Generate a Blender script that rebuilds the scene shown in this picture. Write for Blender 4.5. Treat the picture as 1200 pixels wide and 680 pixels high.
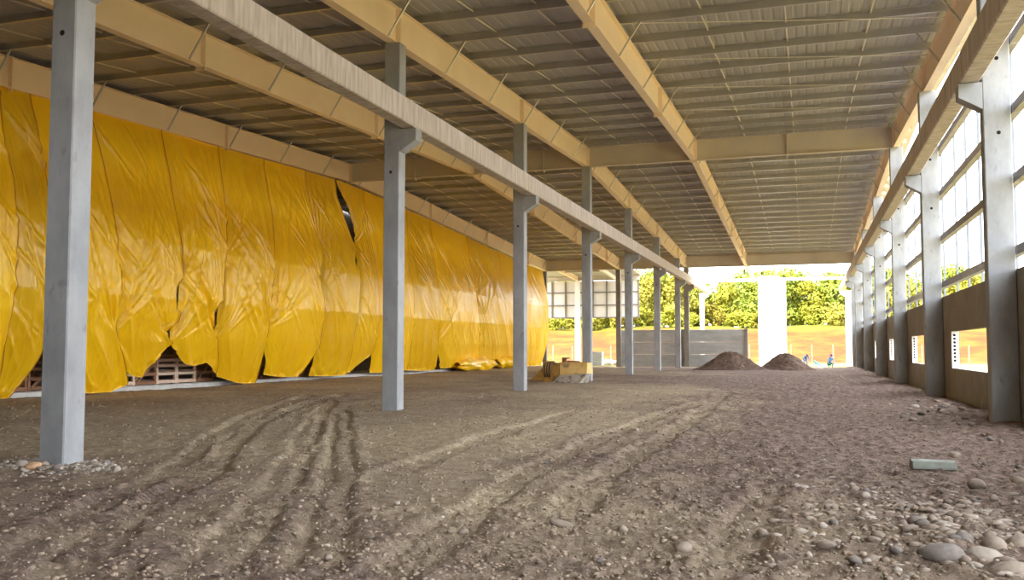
import bpy, bmesh, math, random
import numpy as np
from mathutils import Vector, Matrix
random.seed(7)
RNG = np.random.default_rng(11)

for o in list(bpy.data.objects):
    bpy.data.objects.remove(o, do_unlink=True)
SC = bpy.context.scene
COL = SC.collection

# ---------------------------------------------------------------- camera, sky, sun, exposure
YAW, PITCH = 0.3123, 0.0593
cam_data = bpy.data.cameras.new('camera')
cam_data.sensor_width = 36.0
cam_data.lens = 1068.5 / 1200 * 36
cam_data.shift_y = 5.5 / 1200
cam_data.clip_end = 2000
cam = bpy.data.objects.new('camera', cam_data)
COL.objects.link(cam)
fw = Vector((-math.sin(YAW) * math.cos(PITCH), math.cos(YAW) * math.cos(PITCH), math.sin(PITCH)))
rt = Vector((math.cos(YAW), math.sin(YAW), 0))
up = rt.cross(fw)
M = Matrix((rt, up, -fw)).transposed().to_4x4()
M.translation = Vector((0, 0, 1.65))
cam.matrix_world = M
SC.camera = cam

world = bpy.data.worlds.new('sky')
SC.world = world
world.use_nodes = True
bg = world.node_tree.nodes['Background']
bg.inputs[0].default_value = (0.91, 0.95, 1.0, 1)
bg.inputs[1].default_value = 1.0

sun_data = bpy.data.lights.new('sun', 'SUN')
sun_data.energy = 2.3
sun_data.angle = math.radians(2.0)
sun_data.color = (1.0, 0.94, 0.84)
sun = bpy.data.objects.new('sun', sun_data)
COL.objects.link(sun)
sun_dir = Vector((0.30, 0.52, -0.80))            # light travels away from the camera, steeply down
sun.rotation_euler = sun_dir.to_track_quat('-Z', 'Y').to_euler()

vs = SC.view_settings
vs.view_transform = 'Standard'
vs.look = 'None'
vs.gamma = 1.0
vs.use_curve_mapping = False
vs.exposure = 3.32
SC.cycles.max_bounces = 10
SC.cycles.diffuse_bounces = 6

# ---------------------------------------------------------------- helpers
class MB:
    """collects simple solids into one mesh"""
    def __init__(self):
        self.v = []; self.f = []
    def add(self, vs_, fs_):
        n = len(self.v)
        self.v += [tuple(p) for p in vs_]
        self.f += [tuple(i + n for i in q) for q in fs_]
        return self
    def box(self, x0, x1, y0, y1, z0, z1):
        return self.add([(x0,y0,z0),(x1,y0,z0),(x1,y1,z0),(x0,y1,z0),(x0,y0,z1),(x1,y0,z1),(x1,y1,z1),(x0,y1,z1)],
                        [(0,3,2,1),(4,5,6,7),(0,1,5,4),(1,2,6,5),(2,3,7,6),(3,0,4,7)])
    def hexa(self, p):
        return self.add(p, [(0,3,2,1),(4,5,6,7),(0,1,5,4),(1,2,6,5),(2,3,7,6),(3,0,4,7)])
    def prism(self, poly, axis, a, b):
        """poly: 2D outline; axis 'x','y','z' = extrusion direction"""
        def P(u, v, w):
            return {'x': (w, u, v), 'y': (u, w, v), 'z': (u, v, w)}[axis]
        n = len(poly)
        return self.add([P(u, v, a) for u, v in poly] + [P(u, v, b) for u, v in poly],
                        [tuple(range(n)), tuple(range(2*n-1, n-1, -1))] +
                        [(i, i + n, (i+1) % n + n, (i+1) % n) for i in range(n)])
    def bar(self, a, b, w, h=None):
        a = Vector(a); b = Vector(b); h = h or w
        d = (b - a).normalized()
        s = d.cross(Vector((0, 0, 1)))
        if s.length < 1e-4: s = Vector((1, 0, 0))
        s.normalize(); t = s.cross(d).normalized()
        s *= w / 2; t *= h / 2
        return self.hexa([a-s-t, a+s-t, a+s+t, a-s+t, b-s-t, b+s-t, b+s+t, b-s+t])
    def tube(self, a, b, r, n=8, r2=None):
        a = Vector(a); b = Vector(b); d = (b - a).normalized(); r2 = r if r2 is None else r2
        s = d.cross(Vector((0, 0, 1)))
        if s.length < 1e-4: s = Vector((1, 0, 0))
        s.normalize(); t = s.cross(d)
        A = [a + (s*math.cos(k*2*math.pi/n) + t*math.sin(k*2*math.pi/n))*r for k in range(n)]
        B = [b + (s*math.cos(k*2*math.pi/n) + t*math.sin(k*2*math.pi/n))*r2 for k in range(n)]
        return self.add(A + B, [tuple(range(n)), tuple(range(2*n-1, n-1, -1))] +
                        [(i, i + n, (i+1) % n + n, (i+1) % n) for i in range(n)])
    def mesh(self, name):
        me = bpy.data.meshes.new(name)
        me.from_pydata(self.v, [], self.f)
        bm = bmesh.new(); bm.from_mesh(me)
        bmesh.ops.recalc_face_normals(bm, faces=bm.faces)
        bm.to_mesh(me); bm.free()
        return me
    def build(self, name, mat, parent=None, smooth=False):
        return link(name, self.mesh(name), mat, parent, smooth)

def link(name, me, mat, parent=None, smooth=False, loc=None):
    if mat is not None and not me.materials:
        me.materials.append(mat)
    if smooth:
        me.polygons.foreach_set('use_smooth', [True] * len(me.polygons))
    o = bpy.data.objects.new(name, me)
    COL.objects.link(o)
    if parent: o.parent = parent
    if loc is not None: o.location = loc
    return o

def tag(o, label=None, cat=None, group=None, kind=None):
    if label: o['label'] = label
    if cat: o['category'] = cat
    if group: o['group'] = group
    if kind: o['kind'] = kind
    return o

def empty(name, loc=(0, 0, 0), rz=0):
    o = bpy.data.objects.new(name, None)
    o.empty_display_size = 0.2
    COL.objects.link(o)
    o.location = loc; o.rotation_euler = (0, 0, rz)
    return o

def copy_tree(o, parent=None):
    c = o.copy(); COL.objects.link(c)
    if parent: c.parent = parent
    for ch in list(o.children):
        copy_tree(ch, c)
    return c

def np_mesh(name, V, F, mat, parent=None, smooth=True):
    me = bpy.data.meshes.new(name)
    V = np.asarray(V, np.float32); F = np.asarray(F, np.int32)
    k = F.shape[1]
    me.vertices.add(len(V)); me.vertices.foreach_set('co', V.ravel())
    me.loops.add(F.size); me.loops.foreach_set('vertex_index', F.ravel())
    me.polygons.add(len(F))
    me.polygons.foreach_set('loop_start', np.arange(0, F.size, k, dtype=np.int32))
    me.update(calc_edges=True)
    me.validate()
    return link(name, me, mat, parent, smooth)

def grid_faces(nu, nv):
    i = np.arange(nu - 1)[:, None] * nv + np.arange(nv - 1)[None, :]
    i = i.ravel()
    return np.stack([i, i + nv, i + nv + 1, i + 1], 1)

# numpy noise
_perm = RNG.permutation(512)
_val = RNG.random(512) * 2 - 1
def vnoise(x, y):
    xi = np.floor(x).astype(int); yi = np.floor(y).astype(int)
    fx = x - xi; fy = y - yi
    fx = fx*fx*(3-2*fx); fy = fy*fy*(3-2*fy)
    def h(a, b): return _val[(_perm[(_perm[a & 511] + b) & 511]) & 511]
    return (h(xi, yi)*(1-fx) + h(xi+1, yi)*fx)*(1-fy) + (h(xi, yi+1)*(1-fx) + h(xi+1, yi+1)*fx)*fy
def fbm(x, y, o=4, g=0.5):
    s = 0; a = 1; n = 0
    for k in range(o):
        s = s + a*vnoise(x*2**k + 17.3*k, y*2**k + 5.1*k); n += a; a *= g
    return s / n
def sstep(a, b, x):
    t = np.clip((x - a) / (b - a), 0, 1); return t*t*(3-2*t)

# ---------------------------------------------------------------- materials
def mat(name, base, rough=0.7, spec=0.3, var=None, scale=3.0, stretch=(1, 1, 1), detail=6, bump=0.0, bscale=30.0, metal=0.0, spots=None):
    """base colour varied by noise between base and var; optional bump; spots=(colour, scale, lo, hi)"""
    m = bpy.data.materials.new(name); m.use_nodes = True
    nt = m.node_tree; N = nt.nodes; Lk = nt.links
    bs = N['Principled BSDF']
    bs.inputs['Roughness'].default_value = rough
    bs.inputs['Specular IOR Level'].default_value = spec
    bs.inputs['Metallic'].default_value = metal
    bs.inputs['Base Color'].default_value = (*base, 1)
    tc = N.new('ShaderNodeTexCoord')
    geo = N.new('ShaderNodeNewGeometry')
    mp = N.new('ShaderNodeMapping'); mp.inputs['Scale'].default_value = stretch
    Lk.new(geo.outputs['Position'], mp.inputs['Vector'])
    out = None
    if var is not None:
        nz = N.new('ShaderNodeTexNoise'); nz.inputs['Scale'].default_value = scale
        nz.inputs['Detail'].default_value = detail; nz.inputs['Roughness'].default_value = 0.62
        Lk.new(mp.outputs[0], nz.inputs['Vector'])
        rp = N.new('ShaderNodeValToRGB')
        rp.color_ramp.elements[0].position = 0.32; rp.color_ramp.elements[0].color = (*base, 1)
        rp.color_ramp.elements[1].position = 0.68; rp.color_ramp.elements[1].color = (*var, 1)
        Lk.new(nz.outputs['Fac'], rp.inputs[0])
        out = rp.outputs[0]
    if spots:
        n2 = N.new('ShaderNodeTexNoise'); n2.inputs['Scale'].default_value = spots[1]; n2.inputs['Detail'].default_value = 5
        Lk.new(mp.outputs[0], n2.inputs['Vector'])
        mr = N.new('ShaderNodeMapRange'); mr.inputs[1].default_value = spots[2]; mr.inputs[2].default_value = spots[3]
        Lk.new(n2.outputs['Fac'], mr.inputs[0])
        mx = N.new('ShaderNodeMix'); mx.data_type = 'RGBA'
        Lk.new(mr.outputs[0], mx.inputs[0])
        if out: Lk.new(out, mx.inputs[6])
        else: mx.inputs[6].default_value = (*base, 1)
        mx.inputs[7].default_value = (*spots[0], 1)
        out = mx.outputs[2]
    if out: Lk.new(out, bs.inputs['Base Color'])
    if bump:
        nb = N.new('ShaderNodeTexNoise'); nb.inputs['Scale'].default_value = bscale; nb.inputs['Detail'].default_value = 6
        Lk.new(geo.outputs['Position'], nb.inputs['Vector'])
        bp = N.new('ShaderNodeBump'); bp.inputs['Strength'].default_value = bump; bp.inputs['Distance'].default_value = 0.02
        Lk.new(nb.outputs['Fac'], bp.inputs['Height'])
        Lk.new(bp.outputs[0], bs.inputs['Normal'])
    return m

MAT = {}
MAT['concrete'] = mat('concrete_grey', (0.285, 0.295, 0.305), 0.8, 0.25, (0.42, 0.43, 0.44), 1.6, (1, 1, 0.5), bump=0.15, bscale=60, spots=((0.22, 0.215, 0.21), 5, 0.62, 0.8))
MAT['concrete_beam'] = mat('concrete_streaked', (0.42, 0.37, 0.335), 0.85, 0.2, (0.69, 0.63, 0.59), 2.2, (1, 3.0, 0.35), bump=0.15, bscale=60)
MAT['panel'] = mat('concrete_panel', (0.28, 0.255, 0.225), 0.85, 0.2, (0.36, 0.33, 0.29), 1.1, bump=0.12, bscale=50, spots=((0.60, 0.57, 0.52), 2.3, 0.66, 0.8))
MAT['plank'] = mat('concrete_plank', (0.36, 0.37, 0.37), 0.85, 0.2, (0.50, 0.51, 0.51), 1.3, (0.6, 1, 2), bump=0.1, bscale=50)
MAT['void'] = mat('dark_void', (0.02, 0.02, 0.02), 0.9, 0.1)
MAT['primer'] = mat('cream_primer_steel', (0.91, 0.73, 0.55), 0.5, 0.4, (0.95, 0.80, 0.63), 0.8)
MAT['girder'] = mat('beige_girder_steel', (0.58, 0.52, 0.45), 0.55, 0.35, (0.66, 0.60, 0.52), 0.7)
MAT['galv'] = mat('galvanised_purlin', (0.54, 0.53, 0.50), 0.37, 0.5, (0.62, 0.61, 0.58), 2.0, metal=0.92)
MAT['sag'] = mat('cream_sag_bar', (0.80, 0.75, 0.66), 0.5, 0.4)
MAT['galv_dark'] = mat('grey_girt_steel', (0.20, 0.19, 0.20), 0.45, 0.4, (0.34, 0.33, 0.34), 2.5, (1, 0.6, 4))
MAT['stud'] = mat('pale_blue_grey_stud', (0.19, 0.215, 0.25), 0.4, 0.4, (0.24, 0.265, 0.30), 1.5)
MAT['sheet'] = mat('roof_sheet_underside', (0.38, 0.37, 0.39), 0.55, 0.3, (0.46, 0.45, 0.465), 0.25, bump=0.0)
MAT['clad'] = mat('wall_cladding_sheet', (0.68, 0.64, 0.60), 0.6, 0.3, (0.74, 0.70, 0.66), 0.6)
MAT['frame'] = mat('cladding_frame_steel', (0.16, 0.14, 0.12), 0.6, 0.3, (0.22, 0.20, 0.18), 2.0)
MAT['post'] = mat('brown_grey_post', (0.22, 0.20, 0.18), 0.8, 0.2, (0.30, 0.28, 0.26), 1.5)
MAT['white'] = mat('white_and_sunlit', (0.82, 0.82, 0.80), 0.7, 0.3, (0.88, 0.88, 0.87), 0.5)  # real white, and sunlight put into the colour of outer steel and columns
MAT['pier_shade'] = mat('pier_shade_blue', (0.55, 0.62, 0.74), 0.7, 0.3, (0.62, 0.68, 0.78), 0.5)  # bluish tone puts the shade on the pier's side into colour
MAT['wood'] = mat('pale_wood', (0.60, 0.42, 0.30), 0.8, 0.2, (0.76, 0.60, 0.47), 3.0, (1, 1, 6))
MAT['wood_dark'] = mat('brown_wood', (0.22, 0.11, 0.06), 0.85, 0.2, (0.36, 0.19, 0.11), 3.0, (1, 1, 6))
MAT['yellow_paint'] = mat('worn_yellow_paint', (0.70, 0.45, 0.12), 0.6, 0.35, (0.78, 0.55, 0.24), 2.0, spots=((0.22, 0.15, 0.09), 2.6, 0.56, 0.72), bump=0.1, bscale=20)
MAT['yellow_dirty'] = mat('dirty_yellow_paint', (0.36, 0.20, 0.05), 0.7, 0.3, (0.48, 0.28, 0.07), 2.5, spots=((0.10, 0.07, 0.05), 3.0, 0.52, 0.7), bump=0.2, bscale=20)
MAT['rubber'] = mat('dark_grimy_metal', (0.07, 0.055, 0.045), 0.8, 0.2, (0.14, 0.11, 0.09), 5.0)
MAT['worn_steel'] = mat('worn_cutting_edge', (0.30, 0.26, 0.21), 0.6, 0.3, (0.50, 0.46, 0.38), 3.0, spots=((0.13, 0.10, 0.08), 4, 0.5, 0.65))
MAT['brown'] = mat('brown_bracket', (0.20, 0.12, 0.08), 0.8, 0.2)
MAT['pile'] = mat('dark_dirt_pile', (0.11, 0.075, 0.06), 0.95, 0.1, (0.20, 0.14, 0.11), 3.0, bump=0.8, bscale=9, spots=((0.34, 0.26, 0.20), 7, 0.62, 0.72))
MAT['stone'] = mat('stone_tan', (0.22, 0.175, 0.14), 0.85, 0.2, (0.40, 0.33, 0.27), 4.0, bump=0.3, bscale=40)
MAT['stone_g'] = mat('stone_grey', (0.15, 0.13, 0.12), 0.85, 0.2, (0.28, 0.245, 0.22), 4.0, bump=0.3, bscale=40)
MAT['stone_w'] = mat('stone_pale', (0.36, 0.31, 0.26), 0.85, 0.2, (0.52, 0.46, 0.40), 4.0, bump=0.3, bscale=40)
MAT['stone_o'] = mat('stone_orange', (0.50, 0.30, 0.17), 0.85, 0.2, (0.60, 0.40, 0.25), 4.0, bump=0.3, bscale=40)
MAT['clod'] = mat('soil_clod', (0.18, 0.135, 0.10), 0.95, 0.1, (0.44, 0.35, 0.265), 9.0)
MAT['offcut'] = mat('green_grey_offcut', (0.27, 0.30, 0.27), 0.8, 0.2, (0.42, 0.45, 0.40), 5.0)
MAT['kerb'] = mat('pale_kerb_concrete', (0.50, 0.48, 0.44), 0.85, 0.2, (0.66, 0.64, 0.60), 1.5)
MAT['bark'] = mat('pale_bark', (0.22, 0.17, 0.11), 0.9, 0.1, (0.36, 0.28, 0.19), 3.0)
MAT['leaf_a'] = mat('leaf_yellow_green', (0.16, 0.175, 0.012), 0.7, 0.2, (0.26, 0.245, 0.022), 0.9)
MAT['leaf_b'] = mat('leaf_mid_green', (0.10, 0.145, 0.016), 0.7, 0.2, (0.20, 0.215, 0.02), 0.9)
MAT['leaf_c'] = mat('leaf_olive', (0.18, 0.175, 0.02), 0.7, 0.2, (0.27, 0.235, 0.028), 0.9)
MAT['grass_tuft'] = mat('dry_yellow_grass', (0.17, 0.12, 0.015), 0.8, 0.1, (0.12, 0.12, 0.015), 0.5)
MAT['fence'] = mat('weathered_fence_post', (0.15, 0.13, 0.09), 0.9, 0.1, (0.20, 0.17, 0.12), 3.0)
MAT['seam_shade'] = mat('amber_seam_shade', (0.42, 0.19, 0.003), 0.5, 0.3, (0.52, 0.25, 0.004), 2.0)  # dark amber carries the shadow line between neighbouring sheets
MAT['string'] = mat('pale_string', (0.6, 0.55, 0.48), 0.8, 0.1)
MAT['sack'] = mat('white_sack', (0.66, 0.65, 0.62), 0.8, 0.2, (0.76, 0.75, 0.72), 4.0, bump=0.3, bscale=8)
MAT['skin'] = mat('skin', (0.42, 0.24, 0.16), 0.6, 0.3)
MAT['shirt_blue'] = mat('light_blue_cloth', (0.07, 0.15, 0.27), 0.85, 0.1, (0.10, 0.20, 0.33), 6.0)
MAT['navy'] = mat('dark_blue_cloth', (0.012, 0.02, 0.12), 0.85, 0.1)
MAT['trousers'] = mat('grey_blue_trousers', (0.16, 0.20, 0.30), 0.85, 0.1)
MAT['pink'] = mat('pink_cloth', (0.55, 0.30, 0.38), 0.85, 0.1)
MAT['teal'] = mat('teal_plastic_sheet', (0.01, 0.13, 0.15), 0.5, 0.3, (0.02, 0.20, 0.21), 3.0)
MAT['hair'] = mat('dark_hair', (0.02, 0.015, 0.012), 0.7, 0.3)

def tarp_material():
    m = mat('yellow_tarpaulin', (0.88, 0.485, 0.003), 0.33, 0.5, (0.92, 0.55, 0.005), 0.35)
    nt = m.node_tree; N = nt.nodes; Lk = nt.links; bs = N['Principled BSDF']
    oi = N.new('ShaderNodeObjectInfo')
    mr = N.new('ShaderNodeMapRange'); mr.inputs[3].default_value = 0.80; mr.inputs[4].default_value = 1.06
    Lk.new(oi.outputs['Random'], mr.inputs[0])
    hs = N.new('ShaderNodeHueSaturation'); Lk.new(mr.outputs[0], hs.inputs['Value'])
    Lk.new(bs.inputs['Base Color'].links[0].from_socket, hs.inputs['Color']); Lk.new(hs.outputs[0], bs.inputs['Base Color'])
    geo = N.new('ShaderNodeNewGeometry')
    mp = N.new('ShaderNodeMapping'); mp.inputs['Scale'].default_value = (1, 2.6, 0.55); mp.inputs['Rotation'].default_value = (0.35, 0, 0)
    Lk.new(geo.outputs['Position'], mp.inputs['Vector'])
    n1 = N.new('ShaderNodeTexNoise'); n1.inputs['Scale'].default_value = 1.5; n1.inputs['Detail'].default_value = 4
    Lk.new(mp.outputs[0], n1.inputs['Vector'])
    n2 = N.new('ShaderNodeTexNoise'); n2.inputs['Scale'].default_value = 6; n2.inputs['Detail'].default_value = 3
    Lk.new(geo.outputs['Position'], n2.inputs['Vector'])
    b1 = N.new('ShaderNodeBump'); b1.inputs['Strength'].default_value = 0.3; b1.inputs['Distance'].default_value = 0.12
    b2 = N.new('ShaderNodeBump'); b2.inputs['Strength'].default_value = 0.12; b2.inputs['Distance'].default_value = 0.03
    Lk.new(n1.outputs['Fac'], b1.inputs['Height']); Lk.new(n2.outputs['Fac'], b2.inputs['Height'])
    Lk.new(b1.outputs[0], b2.inputs['Normal']); Lk.new(b2.outputs[0], bs.inputs['Normal'])
    return m
MAT['tarp'] = tarp_material()

def ground_material():
    m = bpy.data.materials.new('earth_ground'); m.use_nodes = True
    nt = m.node_tree; N = nt.nodes; Lk = nt.links; bs = N['Principled BSDF']
    bs.inputs['Roughness'].default_value = 0.95; bs.inputs['Specular IOR Level'].default_value = 0.1
    geo = N.new('ShaderNodeNewGeometry')
    def noise(s, d=6, r=0.6):
        n = N.new('ShaderNodeTexNoise'); n.inputs['Scale'].default_value = s; n.inputs['Detail'].default_value = d
        n.inputs['Roughness'].default_value = r
        Lk.new(geo.outputs['Position'], n.inputs['Vector']); return n.outputs['Fac']
    def ramp(fac, a, ca, b, cb):
        r = N.new('ShaderNodeValToRGB'); e = r.color_ramp.elements
        e[0].position = a; e[0].color = (*ca, 1); e[1].position = b; e[1].color = (*cb, 1)
        Lk.new(fac, r.inputs[0]); return r.outputs[0]
    def mix(f, a, b):
        x = N.new('ShaderNodeMix'); x.data_type = 'RGBA'
        Lk.new(f, x.inputs[0]); Lk.new(a, x.inputs[6]); Lk.new(b, x.inputs[7]); return x.outputs[2]
    def attr(n):
        a = N.new('ShaderNodeAttribute'); a.attribute_name = n; return a.outputs['Fac']
    dark = ramp(noise(6, 10, 0.8), 0.38, (0.082, 0.054, 0.045), 0.65, (0.41, 0.305, 0.25))
    tan = ramp(noise(5, 10, 0.8), 0.36, (0.25, 0.19, 0.125), 0.64, (0.62, 0.51, 0.36))
    soil = mix(attr('compact'), dark, tan)
    grit = ramp(noise(38, 3, 0.6), 0.62, (0, 0, 0), 0.70, (1, 1, 1))
    g2 = N.new('ShaderNodeMath'); g2.operation = 'MULTIPLY'; g2.inputs[1].default_value = 0.55
    Lk.new(grit, g2.inputs[0])
    pale = N.new('ShaderNodeRGB'); pale.outputs[0].default_value = (0.44, 0.38, 0.31, 1)
    soil = mix(g2.outputs[0], soil, pale.outputs[0])
    grass = ramp(noise(0.5, 6), 0.35, (0.20, 0.155, 0.035), 0.65, (0.27, 0.225, 0.085))
    clay = ramp(noise(0.22, 8, 0.7), 0.44, (0.105, 0.029, 0.007), 0.66, (0.115, 0.068, 0.009))
    top = ramp(noise(0.6, 6), 0.35, (0.07, 0.08, 0.008), 0.65, (0.11, 0.095, 0.012))
    c = mix(attr('outside'), soil, grass)
    c = mix(attr('bank'), c, clay)
    c = mix(attr('crest'), c, top)
    Lk.new(c, bs.inputs['Base Color'])
    b = N.new('ShaderNodeBump'); b.inputs['Strength'].default_value = 1.0; b.inputs['Distance'].default_value = 0.05
    Lk.new(noise(22, 8, 0.7), b.inputs['Height']); Lk.new(b.outputs[0], bs.inputs['Normal'])
    return m
MAT['ground'] = ground_material()

# ---------------------------------------------------------------- dimensions (metres; floor z = 0, hall runs along +y)
S, Y1 = 11.632, 10.96                 # column pitch, front face of the first middle column
def YN(n): return Y1 + (n - 1) * S
X_MID0, X_MID1 = -11.01, -10.55       # middle column row
X_R0, X_R1 = 3.88, 4.45               # right column row
YR, YE = 46.06, 87.2                  # ridge girder, end girder
Z_CORB = 7.68                         # corbel top = crane beam underside
RAFT_X = [-24.6, -17.2, -10.78, -5.25, 4.17]
def z_raft_bot(y): return 11.13 - 0.043 * abs(y - YR)     # rafter underside
RAFT_H = 1.02
def z_purl(y): return z_raft_bot(y) + RAFT_H              # purlin underside
Y_BACK = -38.0                         # unseen back end; roof lengthened to here to cut light from behind

# ---------------------------------------------------------------- floor and the land around the hall
TRACKS = [
    [(-5.24, 5.4), (-6.45, 7.5), (-7.68, 10.35), (-10.39, 15.14), (-12.97, 20.36), (-16.2, 29.91)] ,
    [(-6.0, 5.88), (-7.58, 8.53), (-8.86, 11.43), (-11.26, 15.82), (-13.38, 20.23), (-16.76, 28.46)] ,
    [(-4.37, 5.81), (-4.95, 7.31), (-6.23, 10.0), (-10.06, 17.27), (-14.47, 25.88)] ,
    [(-3.5, 6.1), (-4.53, 8.12), (-5.39, 9.91), (-12.11, 22.36)] ,
    [(-3.92, 5.96), (-4.93, 8.24), (-8.04, 14.25), (-11.62, 20.79)] ,
    [(-2.96, 6.13), (-3.06, 7.16), (-3.28, 8.53), (-3.51, 10.88), (-3.74, 14.25), (-3.63, 21.87), (-3.01, 29.58)] ,
    [(-5.29, 10.7), (-5.59, 13.05), (-5.69, 17.62), (-5.91, 24.36)] ,
    [(-0.64, 7.02), (-0.54, 9.92), (-0.48, 11.49)] ,
    [(-2.34, 9.08), (-2.64, 12.92), (-2.51, 20.9), (-2.97, 35.55)] ,
]
def seg_dist(px, py, pts):
    d = np.full(px.shape, 1e9); s_at = np.zeros(px.shape); acc = 0
    side = np.zeros(px.shape)
    for (ax, ay), (bx, by) in zip(pts[:-1], pts[1:]):
        L = math.hypot(bx-ax, by-ay); ux, uy = (bx-ax)/L, (by-ay)/L
        t = np.clip((px-ax)*ux + (py-ay)*uy, 0, L)
        dd = np.hypot(px-ax-t*ux, py-ay-t*uy)
        k = dd < d
        d = np.where(k, dd, d); s_at = np.where(k, acc + t, s_at)
        acc += L
    return d, s_at
def soften(pts):
    for _ in range(2):
        q = [pts[0]]
        for a, b in zip(pts[:-1], pts[1:]):
            q.append((a[0]*.75+b[0]*.25, a[1]*.75+b[1]*.25)); q.append((a[0]*.25+b[0]*.75, a[1]*.25+b[1]*.75))
        q.append(pts[-1]); pts = q
    return pts
def floor_fields(x, y):
    r = np.hypot(x, y)
    inside = (1 - sstep(84, 90, y)) * (1 - sstep(4.6, 6.5, x))
    z = 0.05*fbm(x*0.35, y*0.35, 3) + 0.035*fbm(x*1.6+9, y*1.6, 4)
    clod = fbm(x*7, y*7, 3, 0.6)
    rough = 0.45 + 0.55*sstep(-6, -1, x + 2.0*fbm(x*0.3, y*0.3, 2))
    rough = np.where(y > 9, rough, np.maximum(rough, 0.75))
    z = z + (0.042*clod + 0.016*fbm(x*19, y*19, 2) + 0.05*(0.35 - np.abs(fbm(x*2.3+4, y*2.3, 3)))*sstep(-7, 0, x))*rough*inside
    comp = 0.30 + 0.75*fbm(x*0.22+3, y*0.22, 4)
    comp = comp + 0.55*sstep(-2.5, -6.5, x)*sstep(8, 16, y) - 0.45*sstep(-3, 1, x)
    comp = comp + 0.35*np.exp(-((x+6)/3.5)**2 - ((y-26)/9)**2) + 0.25*np.exp(-((x+2)/1.2)**2 - ((y-27)/6)**2)
    comp = comp - 0.55*sstep(34, 46, y)*sstep(-20, -12, x) + 0.45*fbm(x*1.3, y*1.3, 4)
    for pts in TRACKS:
        d, s_ = seg_dist(x, y, soften(pts))
        w = 0.23 + 0.04*np.sin(s_*1.3) + 0.06*fbm(x*1.5, y*1.5, 2)
        inn = 1 - sstep(w*0.7, w*1.25, d)
        rim = np.exp(-((d - w*1.55)/(0.5*w))**2)
        z = z + (-0.035*inn + 0.017*rim + 0.008*inn*np.sign(np.sin(s_*2*math.pi/0.22)))*(1 - 0.4*sstep(20, 40, y))
        comp = comp + 0.10*inn - 0.20*rim*(d < 3*w)
    # humps of spoil along the right wall and round the first column
    z = z + 0.16*np.exp(-((x-3.6)/0.9)**2)*inside*sstep(12, 20, y)*(0.6+0.8*fbm(x*0.8, y*0.8, 3))
    z = z + 0.10*np.exp(-((x+10.9)**2+(y-11.0)**2)/0.9)
    z = z - 0.17*np.exp(-(((x+11.3)/3.5)**2+((y-10.5)/2.5)**2))
    z = z + 0.12*np.exp(-((x-1.2)/0.9)**2-((y-8.0)/1.6)**2)
    bank_r = r + 6*fbm(x*0.02, y*0.02, 2)
    hill = sstep(118, 165, bank_r)
    z = z + 5.4*hill + hill*0.8*fbm(x*0.12, y*0.12, 3)
    z = z + (1-inside)*(-0.12)*(1-hill)
    outside = 1 - inside
    bank = sstep(112, 122, bank_r)
    crest = sstep(150, 160, bank_r + 5*fbm(x*0.2, y*0.2, 3))
    return z, np.clip(comp, 0, 1), outside, bank, crest

def build_floor():
    a0, a1 = math.radians(-62), math.radians(22)      # angle from +y, positive to the right
    ang = np.concatenate([np.linspace(a0, a1, 760)[:-1], np.linspace(a1, a0 + 2*math.pi, 90)])
    rad = np.concatenate([[0.05, 1.0, 2.0, 3.0, 4.0], np.geomspace(4.6, 60, 400), np.geomspace(61.5, 420, 80)])
    A, R = np.meshgrid(ang, rad, indexing='ij')
    x = np.sin(A)*R; y = np.cos(A)*R
    z, comp, out_, bank, crest = floor_fields(x, y)
    V = np.stack([x, y, z], -1).reshape(-1, 3)
    F = grid_faces(len(ang), len(rad))
    o = np_mesh('floor', V, F[:, ::-1], MAT['ground'])
    for n, a in (('compact', comp), ('outside', out_), ('bank', bank), ('crest', crest)):
        at = o.data.attributes.new(n, 'FLOAT', 'POINT'); at.data.foreach_set('value', a.ravel().astype(np.float32))
    return o
FLOOR = build_floor()
tag(FLOOR, 'rutted brown earth floor with wheel tracks running out to a clay bank', 'floor', kind='structure')
def gz(x, y):
    return float(floor_fields(np.array([float(x)]), np.array([float(y)]))[0][0])

# ---------------------------------------------------------------- ceiling: roof sheets, purlins, sag bars, bracing rods
CEIL = tag(empty('ceiling', (0, 0, 0)), 'ribbed metal roof underside on closely spaced steel purlins', 'ceiling', kind='structure')
def roof_sheet_mesh(w, y0, y1, name):
    prof = []; nr = 4; p = w / nr
    for k in range(nr):
        b = k*p
        prof += [(b, 0), (b+p*0.62, 0), (b+p*0.70, 0.016), (b+p*0.92, 0.016)]
    prof.append((w, 0))
    mb = MB(); n = len(prof)
    zz = lambda y: z_purl(y) + 0.22
    for t in (0, 0.004):
        for (yy) in (y0, y1):
            mb.v += [(u, yy, zz(yy) + v + t) for u, v in prof]
    for i in range(n-1):
        mb.f.append((i, i+1, n+i+1, n+i)); mb.f.append((2*n+i, 3*n+i, 3*n+i+1, 2*n+i+1))
    return mb.mesh(name)
ROOF_X0, ROOF_W, ROOF_N = -32.3, 1.25, 30
me_a = roof_sheet_mesh(ROOF_W, Y_BACK, YR, 'roof_sheet'); me_b = roof_sheet_mesh(ROOF_W, YR, YE + 0.6, 'roof_sheet')
for k in range(ROOF_N):
    link('roof_sheet', me_a, MAT['sheet'], CEIL, loc=(ROOF_X0 + k*ROOF_W, 0, 0.003*(k % 2)))
    link('roof_sheet', me_b, MAT['sheet'], CEIL, loc=(ROOF_X0 + k*ROOF_W, 0, 0.003*(k % 2)))
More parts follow.
